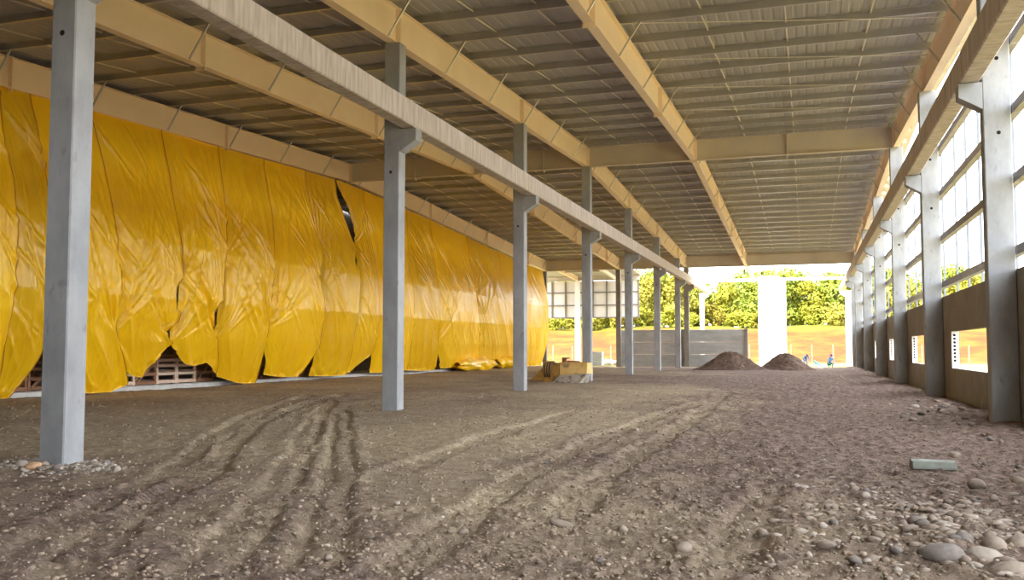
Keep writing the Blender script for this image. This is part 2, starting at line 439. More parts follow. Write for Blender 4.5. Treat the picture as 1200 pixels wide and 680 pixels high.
# Z-shaped purlins
PY = [YR + 1.05 + 2.12*k for k in range(19)] + [YR - 1.05 - 2.08*k for k in range(26)]
PY.sort()
zsec = [(-0.005, 0), (0.075, 0), (0.075, 0.02), (0.07, 0.02), (0.07, 0.006), (0.0, 0.006), (0.0, 0.214), (-0.07, 0.214), (-0.07, 0.22), (-0.005, 0.22)]
pm = MB().prism(zsec, 'x', -32.0, 4.95).mesh('purlin')
for y in PY:
    link('purlin', pm, MAT['galv'], CEIL, loc=(0, y, z_purl(y)))
child_fascia = link('end_fascia', MB().box(-32.0, 4.95, YE-0.02, YE+0.02, z_purl(YE)-0.02, z_purl(YE)+0.225).mesh('end_fascia'), MAT['girder'], CEIL)
SAGX = [-22.55, -20.3, -15.05, -12.95, -9.0, -7.1, -2.75, -0.42, 1.97]
for sx in SAGX:
    sm = {}
    for a, b in zip(PY[:-1], PY[1:]):
        if a < 17.5: continue
        key = a > YR
        mb = MB()
        mb.bar((0, 0.0, 0.03), (0, b - a, 0.17 + z_purl(b) - z_purl(a)), 0.035, 0.035)
        if (round(b-a, 3), key) not in sm: sm[(round(b-a, 3), key)] = mb.mesh('sag_bar')
        link('sag_bar', sm[(round(b-a, 3), key)], MAT['sag'], CEIL, loc=(sx, a, z_purl(a)))
for k in range(6):
    y = 17.9 + 4.16*k
    MB().tube((-5.1, y, z_purl(y) - 0.02), (4.1, y + 2.75, z_purl(y + 2.75) - 0.02), 0.014, 5).build('bracing_rod', MAT['sag'], CEIL)

# ---------------------------------------------------------------- steel rafters and girders
def i_raft(name, x, y0, y1, label, side=1, braces=True, mat_=None, zf=z_raft_bot, h=RAFT_H, stiff=()):
    m = mat_ or MAT['primer']
    t = empty(name, (x, y0, zf(y0)))
    def add(nm, mb, mm=m):
        me = mb.mesh(nm); me.transform(Matrix.Translation((-x, -y0, -zf(y0))))
        return link(nm, me, mm, t)
    def slab(xa, xb, da, db):
        return MB().hexa([(xa, y0, zf(y0)+da), (xb, y0, zf(y0)+da), (xb, y1, zf(y1)+da), (xa, y1, zf(y1)+da),
                          (xa, y0, zf(y0)+db), (xb, y0, zf(y0)+db), (xb, y1, zf(y1)+db), (xa, y1, zf(y1)+db)])
    add('web', slab(x-0.012, x+0.012, 0.015, h-0.015))
    add('bottom_flange', slab(x-0.14, x+0.14, 0, 0.02))
    add('top_flange', slab(x-0.14, x+0.14, h-0.02, h))
    for ys in stiff:
        if y0 < ys < y1:
            add('stiffener', MB().box(x-0.17, x+0.17, ys-0.02, ys+0.02, zf(ys)-0.12, zf(ys)+h))
    if braces:
        for i, yp in enumerate(PY):
            if y0 + 0.3 < yp < y1 - 0.3 and i % 2 == 0 and yp > 10:
                add('fly_brace', MB().bar((x + side*0.10, yp, zf(yp)+0.04), (x + side*0.75, yp, z_purl(yp)+0.02), 0.05, 0.05), MAT['galv'])
    return tag(t, label, 'steel beam', 'steel roof rafters')
STIFF = [YN(n) + 0.2 for n in range(0, 8)]
names = ['above the yellow tarps', 'between the tarps and the middle columns', 'on top of the middle column row',
         'crossing the wide right bay', 'along the open right wall']
for x, nm in zip(RAFT_X, names):
    sd = -1 if x > 4 else 1
    i_raft('steel_rafter', x, Y_BACK, YR, 'cream steel rafter ' + nm + ', nearer half up to the ridge', sd, stiff=STIFF)
    i_raft('steel_rafter', x, YR, YE, 'cream steel rafter ' + nm + ', farther half beyond the ridge', sd, stiff=STIFF)
def girder(x0, x1, y, zb, h, label, mat_, stiffs, group='transverse steel girders'):
    t = empty('steel_girder', ((x0+x1)/2, y, zb)); cx = (x0+x1)/2
    def add(nm, a, b, c, d, e, f):
        link(nm, MB().box(a-cx, b-cx, c, d, e, f).mesh(nm), mat_, t)
    add('web', x0, x1, -0.015, 0.015, 0.02, h-0.02)
    add('bottom_flange', x0, x1, -0.16, 0.16, 0, 0.025)
    add('top_flange', x0, x1, -0.16, 0.16, h-0.025, h)
    for s in stiffs: add('stiffener', s-0.02, s+0.02, -0.17, 0.17, -0.12, h)
    return tag(t, label, 'steel beam', group)
girder(-24.6, -17.2, YR, 11.11, 1.04, 'beige steel girder under the ridge from the tarp side to the second rafter', MAT['girder'], [-20.5])
girder(-17.2, -10.78, YR, 11.11, 1.04, 'beige steel girder under the ridge just left of the middle columns', MAT['girder'], [-13.1])
girder(-10.78, -5.25, YR, 11.11, 1.04, 'beige steel girder under the ridge just right of the middle columns', MAT['girder'], [])
girder(-5.25, 4.35, YR, 11.11, 1.04, 'long beige steel girder under the ridge reaching the right wall', MAT['girder'], [-0.75])
girder(-24.6, -10.78, YE, 9.34, 1.05, 'brown-beige steel girder at the far roof edge, left half', MAT['girder'], [-17.2])
girder(-10.78, 4.3, YE, 9.34, 1.05, 'brown-beige steel girder at the far roof edge, right half', MAT['girder'], [0.9])

# ---------------------------------------------------------------- precast columns with corbels
def chamfer_box(x0, x1, y0, y1, z0, z1, c=0.02):
    return MB().prism([(x0+c, y0), (x1-c, y0), (x1, y0+c), (x1, y1-c), (x1-c, y1), (x0+c, y1), (x0, y1-c), (x0, y0+c)], 'z', z0, z1)
def column(x0, x1, y, ztop, side, label, group, corbel=True, mat_=None, holes=True, d=0.42):
    m = mat_ or MAT['concrete']
    xc = (x0+x1)/2
    t = empty('concrete_column', (xc, y + d/2, 0))
    w = (x1-x0)/2
    link('shaft', chamfer_box(-w, w, -d/2, d/2, -0.35, ztop).mesh('shaft'), m, t)
    if corbel:
        e = w; q = side
        poly = [(q*e, Z_CORB), (q*(e+0.49), Z_CORB), (q*(e+0.49), Z_CORB-0.32), (q*e, Z_CORB-0.62)]
        link('corbel', MB().prism(poly, 'y', -d/2, d/2).mesh('corbel'), m, t)
    if holes:
        for hz in ((6.5,) if side > 0 else (6.5, 8.2)):
            if hz < ztop - 0.5:
                link('lifting_hole', MB().tube((-0.02*side, -d/2-0.004, hz), (-0.02*side, -d/2+0.05, hz), 0.045, 10).mesh('lifting_hole'), MAT['void'], t)
    return tag(t, label, 'column', group)
ordw = ['first', 'second', 'third', 'fourth', 'fifth', 'sixth', 'seventh', 'eighth']
extra = {1: 'nearest middle concrete column standing in a ring of rubble at far left',
         2: 'second middle concrete column, standing clear in front of the yellow tarps',
         3: 'third middle concrete column, just left of the yellow machine attachment'}
for n in range(1, 8):
    column(X_MID0, X_MID1, YN(n), z_raft_bot(YN(n)), 1, extra.get(n, ordw[n-1] + ' middle concrete column counted from the viewer'), 'middle row of precast columns')
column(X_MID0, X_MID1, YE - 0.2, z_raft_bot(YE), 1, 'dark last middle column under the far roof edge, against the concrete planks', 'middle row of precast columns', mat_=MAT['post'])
column(X_MID0, X_MID1, 100.6, 7.7, 1, 'sunlit middle column outside beyond the far roof edge', 'middle row of precast columns', mat_=MAT['white'], holes=False)  # white colour stands in for sun on the column
for n in range(1, 8):
    lab = {2: 'nearest visible right wall concrete column beside the rubble', 3: 'second right wall concrete column with a panel window on each side'}.get(n, (ordw[n-2] if n > 1 else 'hidden first') + ' right wall concrete column counted from the viewer')
    column(X_R0, X_R1, YN(n), z_raft_bot(YN(n)), -1, lab, 'right row of precast columns')
column(X_R0, X_R1, YE - 0.2, z_raft_bot(YE), -1, 'last right wall concrete column under the far roof edge', 'right row of precast columns')
column(X_R0, X_R1, 100.6, 7.7, -1, 'sunlit right column outside beyond the far roof edge', 'right row of precast columns', mat_=MAT['white'], holes=False)  # whitened in colour as if in full sun

# crane runway beams, one per span
ends = [YN(0)+0.21] + [YN(n)+0.21 for n in range(1, 8)] + [YE, 103.4]
for row, (xa, xb) in (('middle', (-10.50, -10.06)), ('right', (3.42, 3.84))):
    spans = list(zip(ends[:-1], ends[1:]))
    for i, (a, b) in enumerate(spans):
        c = 0.03; zt = Z_CORB + 0.02
        poly = [(xa+c, zt), (xb-c, zt), (xb, zt+c), (xb, zt+0.66), (xa, zt+0.66), (xa, zt+c)]
        me = MB().prism([(u-(xa+xb)/2, v-zt) for u, v in poly], 'y', 0.006, b-a-0.006).mesh('crane_beam')
        o = link('crane_beam', me, MAT['concrete_beam'], loc=((xa+xb)/2, a, zt))
        pos = ['nearest span'] + [ordw[k] + ' span from the viewer' for k in range(1, 8)] + ['last span sticking out beyond the roof']
        tag(o, 'concrete crane runway beam on %s column corbels, %s' % (row, pos[i]), 'crane beam', row + ' crane runway beams')

# ---------------------------------------------------------------- right wall: panels with openings, girts, studs
WR = tag(empty('wall_right', (4.45, 0, 0)), 'open right wall of low concrete panels, steel girts and thin studs', 'wall', kind='structure')
def child(nm, mb, m, parent, off):
    me = mb.mesh(nm); me.transform(Matrix.Translation(-Vector(off))); return link(nm, me, m, parent)
OFFR = (4.45, 0, 0)
for n in range(-3, 8):
    ya = YN(n) - 0.02
    yb = YN(n+1) - 0.02 if n < 7 else YE + 0.3
    w0, w1 = ya + 2.0, yb - 1.75
    x0, x1 = 4.46, 4.66
    z0, zt, wa, wb = -0.3, 3.42, 1.03, 2.21
    if n < 7:
        mb = MB()
        mb.box(x0, x1, ya+0.01, yb-0.01, z0, wa); mb.box(x0, x1, ya+0.01, yb-0.01, wb, zt)
        mb.box(x0, x1, ya+0.01, w0, wa, wb); mb.box(x0, x1, w1, yb-0.01, wa, wb)
        p = child('wall_panel', mb, MAT['panel'], WR, OFFR)
        # pale cast edge of the opening with its row of void ends
        j = child('opening_jamb', MB().box(x0-0.004, x1+0.004, w1-0.012, w1+0.001, wa, wb), MAT['white'], p, OFFR)
        vm = MB()
        for k in range(8):
            zc_ = wb - 0.12 - k*0.117
            vm.tube(((x0+x1)/2-0.02, w1-0.016, zc_), ((x0+x1)/2-0.02, w1-0.005, zc_), 0.044, 8)
        tag(child('panel_void', vm, MAT['void'], p, OFFR), kind='stuff')
    else:
        child('wall_panel', MB().box(x0, x1, ya+0.01, yb-0.01, z0, zt), MAT['panel'], WR, OFFR)
    for zg in (3.74, 5.36, 6.92, 8.5, 10.0):
        c = [(4.47, zg), (4.64, zg), (4.64, zg+0.012), (4.482, zg+0.012), (4.482, zg+0.20), (4.64, zg+0.20), (4.64, zg+0.212), (4.47, zg+0.212)]
        child('girt', MB().prism([(a, b) for a, b in c], 'y', ya+0.02, yb-0.02), MAT['galv_dark'], WR, OFFR)
    for k in range(5):
        ys = ya + 1.25 + k*2.18 if n < 7 else ya + 0.9 + k*1.2
        if ys < yb - 0.1:
            child('stud', MB().box(4.67, 4.73, ys-0.05, ys+0.05, 3.43, 10.3), MAT['stud'], WR, OFFR)
child('eave_strut', MB().box(4.5, 4.62, Y_BACK, YE, 9.15, 9.33), MAT['galv'], WR, OFFR)

# ---------------------------------------------------------------- far end: concrete planks, posts, annex cladding, white pier
WB = tag(empty('wall_back', (-11.3, 88, 0)), 'low end wall of stacked grey concrete planks beneath the far roof edge', 'wall', kind='structure')
for (xa, xb) in ((-17.2, -11.42), (-11.1, -5.55)):
    for k in range(3):
        z = -0.05 + k*1.18
        child('plank', MB().prism([(88.0, z+0.02), (88.02, z), (88.18, z), (88.2, z+0.02), (88.2, z+1.14), (88.18, z+1.165), (88.02, z+1.165), (88.0, z+1.14)], 'x', xa, xb), MAT['plank'], WB, (-11.3, 88, 0))
child('post', MB().box(-11.42, -11.1, 87.85, 88.25, -0.3, 3.5), MAT['post'], WB, (-11.3, 88, 0))
child('post', MB().box(-5.55, -5.25, 87.9, 88.25, -0.3, 3.52), MAT['post'], WB, (-11.3, 88, 0))
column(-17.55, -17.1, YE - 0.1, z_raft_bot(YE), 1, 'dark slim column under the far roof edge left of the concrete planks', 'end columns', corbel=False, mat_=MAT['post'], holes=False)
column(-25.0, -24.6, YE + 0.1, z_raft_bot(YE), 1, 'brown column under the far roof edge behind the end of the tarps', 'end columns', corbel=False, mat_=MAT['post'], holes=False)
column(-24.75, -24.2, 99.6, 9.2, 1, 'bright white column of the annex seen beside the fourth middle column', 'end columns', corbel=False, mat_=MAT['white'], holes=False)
WF = tag(empty('wall_far', (-23, 100, 5.1)), 'pale sheet cladding on a dark steel grid hung above an open gap', 'wall', kind='structure')
OF = (-23, 100, 5.1)
gx = [-29.0, -27.5, -25.94, -24.5, -22.73, -21.17, -19.6, -17.6]; gzs = [5.14, 6.54, 7.98, 9.26]
for i in range(len(gx)-1):
    for j in range(3):
        child('cladding_panel', MB().box(gx[i]+0.02, gx[i+1]-0.02, 100.14, 100.18, gzs[j]+0.01, gzs[j+1]-0.01), MAT['clad'], WF, OF)
for x in gx: child('mullion', MB().box(x-0.07, x+0.07, 100.0, 100.13, 5.1, 9.3), MAT['frame'], WF, OF)
for z in gzs[:3]: child('rail', MB().box(gx[0], gx[-1], 99.97, 100.12, z-0.06, z+0.06), MAT['frame'], WF, OF)
zx = lambda y: 9.9 - 0.05*(y - YE)
i_raft('steel_rafter', -24.45, YE + 0.2, 100.2, 'cream steel rafter of the annex ending at the bright white column', 1, False, None, zx, 0.5)
i_raft('steel_rafter', -20.0, YE + 0.2, 100.2, 'pale steel rafter of the annex just left of the dark slim column', 1, False, MAT['clad'], zx, 0.35)
girder(-29.0, -17.4, 99.9, 9.3, 0.45, 'beige steel girder above the annex cladding grid', MAT['girder'], [])
girder(-24.5, -20.0, 94.0, 9.75, 0.25, 'slim beige cross beam between the two annex rafters', MAT['girder'], [])
mbr = MB()
annex = tag(MB().hexa([(-29.5, YE+0.7, 10.45), (-17.3, YE+0.7, 10.45), (-17.3, 100.4, 9.76), (-29.5, 100.4, 9.76),
                 (-29.5, YE+0.7, 10.5), (-17.3, YE+0.7, 10.5), (-17.3, 100.4, 9.81), (-29.5, 100.4, 9.81)]).build('annex_roof', MAT['sheet']),
                 'low sheet roof of the annex beyond the far roof edge', 'roof', kind='structure')
# open frame beyond the roof, coloured white to stand for full sun
zo = lambda y: 9.36 - 0.045*(y - YE)
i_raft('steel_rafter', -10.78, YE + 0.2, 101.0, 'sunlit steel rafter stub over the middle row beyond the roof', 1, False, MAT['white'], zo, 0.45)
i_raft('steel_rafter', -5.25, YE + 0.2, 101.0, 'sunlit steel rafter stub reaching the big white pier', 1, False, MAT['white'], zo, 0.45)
girder(-10.8, 4.2, 101.0, 8.9, 0.28, 'thin steel beam coloured sunlit white above the big white pier outside', MAT['white'], [])
pier = empty('white_pier', (-3.6, 98.5, 0))
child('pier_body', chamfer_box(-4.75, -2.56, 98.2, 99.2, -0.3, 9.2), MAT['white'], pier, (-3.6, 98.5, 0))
child('pier_side', chamfer_box(-2.55, -1.98, 98.6, 99.2, -0.3, 9.0), MAT['pier_shade'], pier, (-3.6, 98.5, 0))  # shaded side of the pier, its shade given by the pale blue
tag(pier, 'broad white pier standing in full sun beyond the roof edge behind two dirt piles', 'pier')

# left wall of the store behind the tarps
WL = tag(empty('wall_left', (-32.4, 0, 0)), 'dark sheet wall behind the store covered by yellow tarps', 'wall', kind='structure')
for k in range(16):
    child('cladding_panel', MB().box(-32.45, -32.4, Y_BACK + k*8.1, Y_BACK + (k+1)*8.1 - 0.02, -0.3, 12.2), MAT['frame'], WL, (-32.4, 0, 0))
WN = tag(empty('wall_light_block', (0, Y_BACK, 0)), 'unseen sheet wall added behind the viewer to block light', 'wall', kind='structure')  # added out of view to keep light from behind off the columns
for k in range(5):
    child('cladding_panel', MB().box(-32.4 + k*7.5, -32.4 + (k+1)*7.5 - 0.02, Y_BACK - 0.05, Y_BACK, -0.3, 8.6), MAT['clad'], WN, (0, Y_BACK, 0))
KB = tag(MB().prism([(-26.5, -0.2), (-25.3, -0.2), (-25.3, 0.14), (-25.34, 0.18), (-26.5, 0.18)], 'y', 15, 86).build('trim_1', MAT['kerb']),
         'pale concrete kerb running under the stored crates at the foot of the tarps', 'kerb', kind='structure')

# ---------------------------------------------------------------- yellow tarpaulin sheets hung from the left rafter
# each: left edge (y, z) from top to foot, right edge, foot heights from left to right
SHEETS = [
    ([(20.6, 9.92), (21.14, 0.08)],
     [(22.35, 10.01), (22.34, 8.69), (22.53, 7.06), (22.46, 4.58), (22.44, 3.23), (22.39, 1.76), (22.75, -0.01)],
     [0.08, 0.03]),
    ([(22.35, 10.01), (22.34, 8.69), (22.53, 7.06), (22.46, 4.58), (22.44, 3.23), (22.39, 1.76), (22.75, -0.01)],
     [(23.6, 10.07), (23.86, 8.61), (23.94, 7.03), (23.9, 4.72), (23.97, 2.75), (24.0, 1.56), (23.49, 0.45), (23.17, 0.02)],
     [0.03, 0.03]),
    ([(23.67, 10.06), (23.92, 7.6), (23.75, 4.71), (24.28, 1.9), (25.6, 0.58), (26.18, 0.17)],
     [(26.28, 10.19), (26.73, 8.14), (26.93, 5.64), (27.12, 4.1), (27.04, 2.3), (27.86, 1.3), (28.62, 0.26)],
     [0.17, 0.03, 0.03, 0.26]),
    ([(26.28, 10.19), (26.73, 8.14), (26.93, 5.64), (27.16, 4.1), (27.09, 2.3), (27.97, 1.14), (28.33, 0.65)],
     [(30.11, 10.35), (30.38, 8.13), (30.49, 5.71), (30.55, 4.34), (30.45, 3.14), (30.39, 1.89), (30.31, 1.11), (30.16, 0.6)],
     [0.98, 0.63, 0.54, 1.11, 1.82]),
    ([(30.16, 10.36), (30.43, 8.14), (30.54, 5.71), (30.63, 4.35), (30.6, 3.15), (30.45, 1.89), (31.03, 1.1), (31.41, 0.57)],
     [(33.85, 10.48), (33.92, 7.78), (33.47, 5.65), (33.09, 3.43), (33.28, 1.98), (33.88, 0.61)],
     [1.85, 0.99, 0.94, 1.07, 0.58]),
    ([(33.85, 10.48), (33.92, 7.78), (33.59, 5.67), (33.27, 3.43), (33.34, 1.98), (34.26, 0.49), (34.8, 0.09)],
     [(37.44, 10.62), (37.69, 8.13), (37.34, 6.03), (36.8, 3.59), (36.95, 2.56), (37.07, 0.81), (37.16, -0.07)],
     [0.42, 0.16, 0.03, 0.03]),
    ([(37.44, 10.62), (37.69, 8.13), (37.41, 6.04), (36.83, 3.59), (37.02, 2.56), (38.05, 0.38)],
     [(41.17, 10.78), (41.6, 8.69), (42.0, 6.94), (41.83, 5.13), (41.83, 3.36), (41.95, 1.69), (41.0, 0.48), (40.68, 0.23)],
     [0.39, 0.26, 0.23]),
    ([(41.17, 10.78), (41.6, 8.69), (42.0, 6.94), (41.97, 5.14), (41.91, 3.37), (42.09, 1.6), (42.25, 0.62), (42.19, 0.23)],
     [(44.3, 10.88), (45.13, 9.68), (46.03, 7.37), (45.79, 4.93), (45.41, 2.78), (45.78, 0.36), (45.77, 0.12)],
     [0.23, 0.17, 0.17]),
    ([(44.78, 10.92), (46.06, 9.82), (46.55, 8.41), (46.28, 6.91), (46.0, 4.95), (45.69, 2.55), (45.77, 0.89), (46.02, 0.31)],
     [(47.65, 10.87), (48.16, 7.09), (48.13, 3.09), (48.41, 1.35), (47.15, 0.43)],
     [0.31, 0.29, 0.62, 1.25]),
    ([(47.65, 10.87), (48.28, 7.1), (48.24, 3.09), (48.63, 1.35), (49.22, 0.28)],
     [(53.87, 10.62), (52.97, 6.47), (53.23, 2.13), (54.09, 0.27)],
     [0.21, 0.19, 0.27]),
    ([(53.61, 10.63), (52.7, 6.44), (52.97, 2.13), (53.82, 0.28)],
     [(57.68, 10.46), (57.35, 6.23), (57.71, 2.17), (58.87, 0.17)],
     [0.28, 0.17, 0.17]),
    ([(57.68, 10.46), (57.35, 6.23), (57.92, 2.05), (60.36, 0.25)],
     [(64.53, 10.13), (64.84, 6.11), (65.16, 3.52), (68.38, 0.63)],
     [0.25, 0.33, 0.8, 0.63]),
    ([(64.53, 10.13), (64.42, 6.73), (64.79, 3.51), (66.1, 0.4)],
     [(72.01, 9.71), (71.85, 6.18), (73.58, 3.74), (77.38, 0.21)],
     [0.41, 0.39, 0.21]),
    ([(71.38, 9.79), (70.93, 6.13), (71.73, 3.69), (74.91, 0.25)],
     [(80.18, 9.35), (79.49, 6.62), (79.13, 3.11), (81.39, 0.14)],
     [0.25, 0.14]),
    ([(79.38, 9.36), (78.39, 6.56), (78.08, 3.09), (80.39, 0.08)],
     [(85.24, 9.2), (85.46, 6.96), (84.82, 3.62), (85.28, 1.98), (85.28, -0.09)],
     [0.08, 0.03]),
]
TZ = [0, 1, 2, 3.6, 5.7, 8, 10.4]; TX = [-24.75, -24.35, -24.05, -23.75, -23.85, -24.3, -24.62]
TLAB = ['yellow tarp sheet at the far left picture edge, cut off by the frame',
 'yellow tarp sheet left of the nearest column with its lower corner swept aside',
 'yellow tarp sheet right of the nearest column with a crumpled bag-like foot',
 'broad yellow tarp sheet with a rounded foot lifted over pale crates',
 'yellow tarp sheet pinched at both lower corners above the brown crates',
 'yellow tarp sheet reaching the ground in a narrow foot left of the tall dark slit',
 'yellow tarp sheet right of the tall dark slit with star folds halfway down',
 'yellow tarp sheet with a triangular gap at its lower left corner',
 'yellow tarp sheet with a torn dark slit along its upper left edge',
 'yellow tarp sheet partly hidden behind the second middle column',
 'smooth yellow tarp sheet just right of the second middle column',
 'yellow tarp sheet with a diagonal edge and dark notch at its lower left',
 'yellow tarp sheet swept diagonally across its neighbour near the third column',
 'yellow tarp sheet mostly hidden by the third middle column',
 'last bulging yellow tarp sheet at the far end of the row']
SLITS = {3: [(3.1, 4.5), (1.9, 2.7)], 4: [(2.0, 3.7)], 6: [(4.4, 6.3)], 7: [(7.4, 12.2), (6.0, 7.0)], 11: [(0.0, 1.0)]}
PINCH = [(27.06, 2.24, 0.1), (30.42, 1.82, 0.09), (33.28, 1.98, 0.11), (36.98, 2.56, 0.13), (41.98, 7.16, 0.06), (41.81, 4.69, 0.06), (27.55, 3.94, 0.05), (30.55, 4.34, 0.05), (33.41, 5.65, 0.07), (45.92, 7.36, 0.06), (57.77, 2.05, 0.09), (64.67, 5.77, 0.08), (66.14, 4.07, 0.07), (77.04, 9.91, 0.08), (24.45, 1.62, 0.06)]
def tarp_sheet(i, left, right, foot, nu=100, nv=170):
    rng = np.random.default_rng(100 + i)
    lz = np.array([p[1] for p in left])[::-1]; ly = np.array([p[0] for p in left])[::-1]
    rz = np.array([p[1] for p in right])[::-1]; ry = np.array([p[0] for p in right])[::-1]
    u = np.linspace(0, 1, nu); v = np.linspace(0, 1, nv)
    U, Vv = np.meshgrid(u, v, indexing='ij')
    ztop = lz[-1] + (rz[-1] - lz[-1]) * U + 0.10
    zb = np.interp(U, np.linspace(0, 1, len(foot)), foot)
    # round off the foot polyline
    zb = np.maximum(zb, 0.04)
    z = ztop + (zb - ztop) * Vv
    def smooth_edge(zq, Z, Yv):
        return (np.interp(zq-0.25, Z, Yv) + np.interp(zq, Z, Yv)*2 + np.interp(zq+0.25, Z, Yv)) / 4
    yl = smooth_edge(z, lz, ly); yr = smooth_edge(z, rz, ry)
    ext = 0.02 * np.ones_like(z)
    for (a, b) in SLITS.get(i, []): ext = ext - 0.42*np.clip(1 - np.abs((z - (a+b)/2)/((b-a)/2))**2, 0, 1)
    yr = yr + ext*sstep(0.02, 0.1, Vv); yl = yl - 0.12
    y = yl + (yr - yl) * U
    x = np.interp(z, TZ, TX)
    wid = (yr - yl)
    H = np.clip(Vv, 0, 1)
    env = np.sin(np.pi * np.clip(U, 0, 1)) ** 0.7
    # overall belly of a sheet, overlapping its neighbour a little
    x = x + 0.24 * env * np.sin(np.pi * np.clip(H*1.02, 0, 1)) ** 0.8 * np.clip(wid/3, 0.4, 1.3)
    x = x + 0.06*sstep(0.90, 0.98, U) - 0.11*(1 - sstep(0, 0.10, U))
    # long hanging folds leaning to the right
    for k in range(4):
        ph = rng.random()*6.28; n_ = 1.2 + 2.2*rng.random(); a = 0.03 + 0.04*rng.random(); lean = -0.25 - 0.45*rng.random()
        q = (U + lean*H)*n_*2*math.pi + ph + 0.8*fbm(U*2+k*7+i, H*3, 2)
        x = x + a * (1 - np.abs(np.sin(q/2))**0.6) * sstep(0.0, 0.3, H) * (0.4 + 0.6*env) * (1 - 0.35*sstep(0.7, 1, H))
    # creases fanning upward from the places where sheets are tied together
    for (py, pz, amp) in PINCH:
        dy = y - py; dz = z - pz
        r = np.hypot(dy, dz) + 1e-3; th = np.arctan2(dy, dz)          # 0 = straight up
        fan = sstep(1.5, 0.5, np.abs(th)) + 0.35*sstep(1.9, 2.8, np.abs(th))
        q = vnoise(th*7.5 + py, r*0.12 + i) + 0.5*vnoise(th*17 + pz, r*0.2)
        ridge = 1 - 2.2*np.abs(q)
        x = x + amp*ridge*fan*np.exp(-r/3.0)*sstep(0.0, 0.7, r)
    # single long creases slanting down to the right
    for k in range(9):
        y0_ = y.min() + rng.random()*(y.max()-y.min()); z0_ = 1.5 + 8.0*rng.random(); sl = 0.45 + 0.75*rng.random(); L_ = 0.7 + 1.5*rng.random()
        nx_, nz_ = 1/math.hypot(1, sl), -1/math.hypot(1, sl)*1.0
        ux_, uz_ = sl/math.hypot(1, sl), -1/math.hypot(1, sl)
        s_ = (y-y0_)*ux_ + (z-z0_)*uz_; d_ = (y-y0_)*uz_*-1 + (z-z0_)*ux_
        x = x + 0.055*np.exp(-(d_/0.09)**2)*np.exp(-(s_/L_)**4) - 0.03*np.exp(-((d_-0.16)/0.10)**2)*np.exp(-(s_/L_)**4)
    x = x + 0.045*fbm(y*1.1 + i*3, z*0.8, 4) + 0.008*fbm(y*4, z*3+i, 3)*sstep(0.4, 1, H)
    # crumpled foot edge
    x = x + 0.10*sstep(0.93, 1, H)*fbm(y*4 + i, z*4, 2)
    P = np.stack([x, y, z], -1)
    back = P.copy(); back[..., 0] -= 0.012
    V = np.concatenate([P.reshape(-1, 3), back.reshape(-1, 3)])
    F = grid_faces(nu, nv); n = nu*nv
    rim = []
    def strip(idx):
        for a, b in zip(idx[:-1], idx[1:]): rim.append((a, b, b+n, a+n))
    g = np.arange(n).reshape(nu, nv)
    strip(list(g[:, 0])); strip(list(g[::-1, -1])); strip(list(g[0, ::-1])); strip(list(g[-1, :]))
    F = np.concatenate([F, F[:, ::-1] + n, np.array(rim)])
    o = np_mesh('tarp_sheet', V, F, MAT['tarp'])
    tag(o, TLAB[i], 'tarp', 'yellow tarps hung along the left side')
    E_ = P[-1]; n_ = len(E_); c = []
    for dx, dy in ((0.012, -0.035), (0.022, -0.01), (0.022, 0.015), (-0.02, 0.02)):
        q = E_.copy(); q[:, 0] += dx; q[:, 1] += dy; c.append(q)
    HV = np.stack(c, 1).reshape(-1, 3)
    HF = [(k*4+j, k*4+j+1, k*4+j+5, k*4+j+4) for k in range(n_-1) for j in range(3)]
    h_ = np_mesh('seam_shade', HV, np.array(HF), MAT['seam_shade'], o)  # added strip, its dark colour stands in for the seam shadow
    h_['label'] = 'dark amber strip drawn in as shadow along the seam'
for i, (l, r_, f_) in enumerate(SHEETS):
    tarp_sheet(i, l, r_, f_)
# rolled-up spare lengths of tarp on the ground at the foot
def tarp_heap(y0, y1, h, label, seed):
    nu, nv = 60, 26
    U, Vv = np.meshgrid(np.linspace(0, 1, nu), np.linspace(0, 2*math.pi, nv), indexing='ij')
    rr = h*(0.55 + 0.35*fbm(U*6+seed, np.cos(Vv)*1.5+np.sin(Vv), 3)) * np.sin(np.pi*np.clip(U, 0.02, 0.98))**0.35
    y = y0 + (y1-y0)*U; x = -24.35 + rr*np.cos(Vv)*1.3; z = h*0.42 + rr*np.sin(Vv)*0.85
    z = np.maximum(z, 0.0)
    o = np_mesh('tarp_heap', np.stack([x, y, z], -1).reshape(-1, 3), grid_faces(nu, nv), MAT['tarp'])
    tag(o, label, 'tarp', 'tarp ends heaped on the ground')
tarp_heap(62.0, 70.5, 1.05, 'crumpled yellow tarp end heaped left of the third middle column', 3)
tarp_heap(71.0, 75.6, 1.2, 'rolled yellow tarp end lying against the third middle column', 9)

# ---------------------------------------------------------------- slatted crates behind the tarps
def make_crate(mt, diag):
    t = empty('slatted_crate', (0, 0, 0))
    L_, D_, H_ = 1.16, 1.0, 1.05
    def add(nm, mb): link(nm, mb.mesh(nm), mt, t)
    for sx in (0, 1):
        for sy in (0, 1):
            x = -D_*sx; y = L_*sy
            add('post', MB().box(x-0.04, x+0.04, y-0.05, y+0.05, 0, H_))
    for sx in (0, 1):
        x = -D_*sx + (0.045 if sx == 0 else -0.045)
        for z in (0.08, 0.42, 0.76, 0.98):
            add('slat', MB().box(x-0.012, x+0.012, -0.06, L_+0.06, z-0.055, z+0.055))
    for sy in (0, 1):
        for z in (0.08, 0.52, 0.98):
            add('slat', MB().box(-D_, 0, L_*sy-0.012, L_*sy+0.012, z-0.055, z+0.055))
    for k in range(5):
        add('deck_board', MB().box(-D_*(k+0.9)/5-0.0, -D_*k/5-0.02, -0.05, L_+0.05, 0.135, 0.155))
    if diag:
        add('diagonal_brace', MB().bar((0.065, 0.05, 0.1), (0.065, L_-0.05, 0.95), 0.025, 0.09))
    return t
crate_a = make_crate(MAT['wood'], False); crate_b = make_crate(MAT['wood_dark'], True)
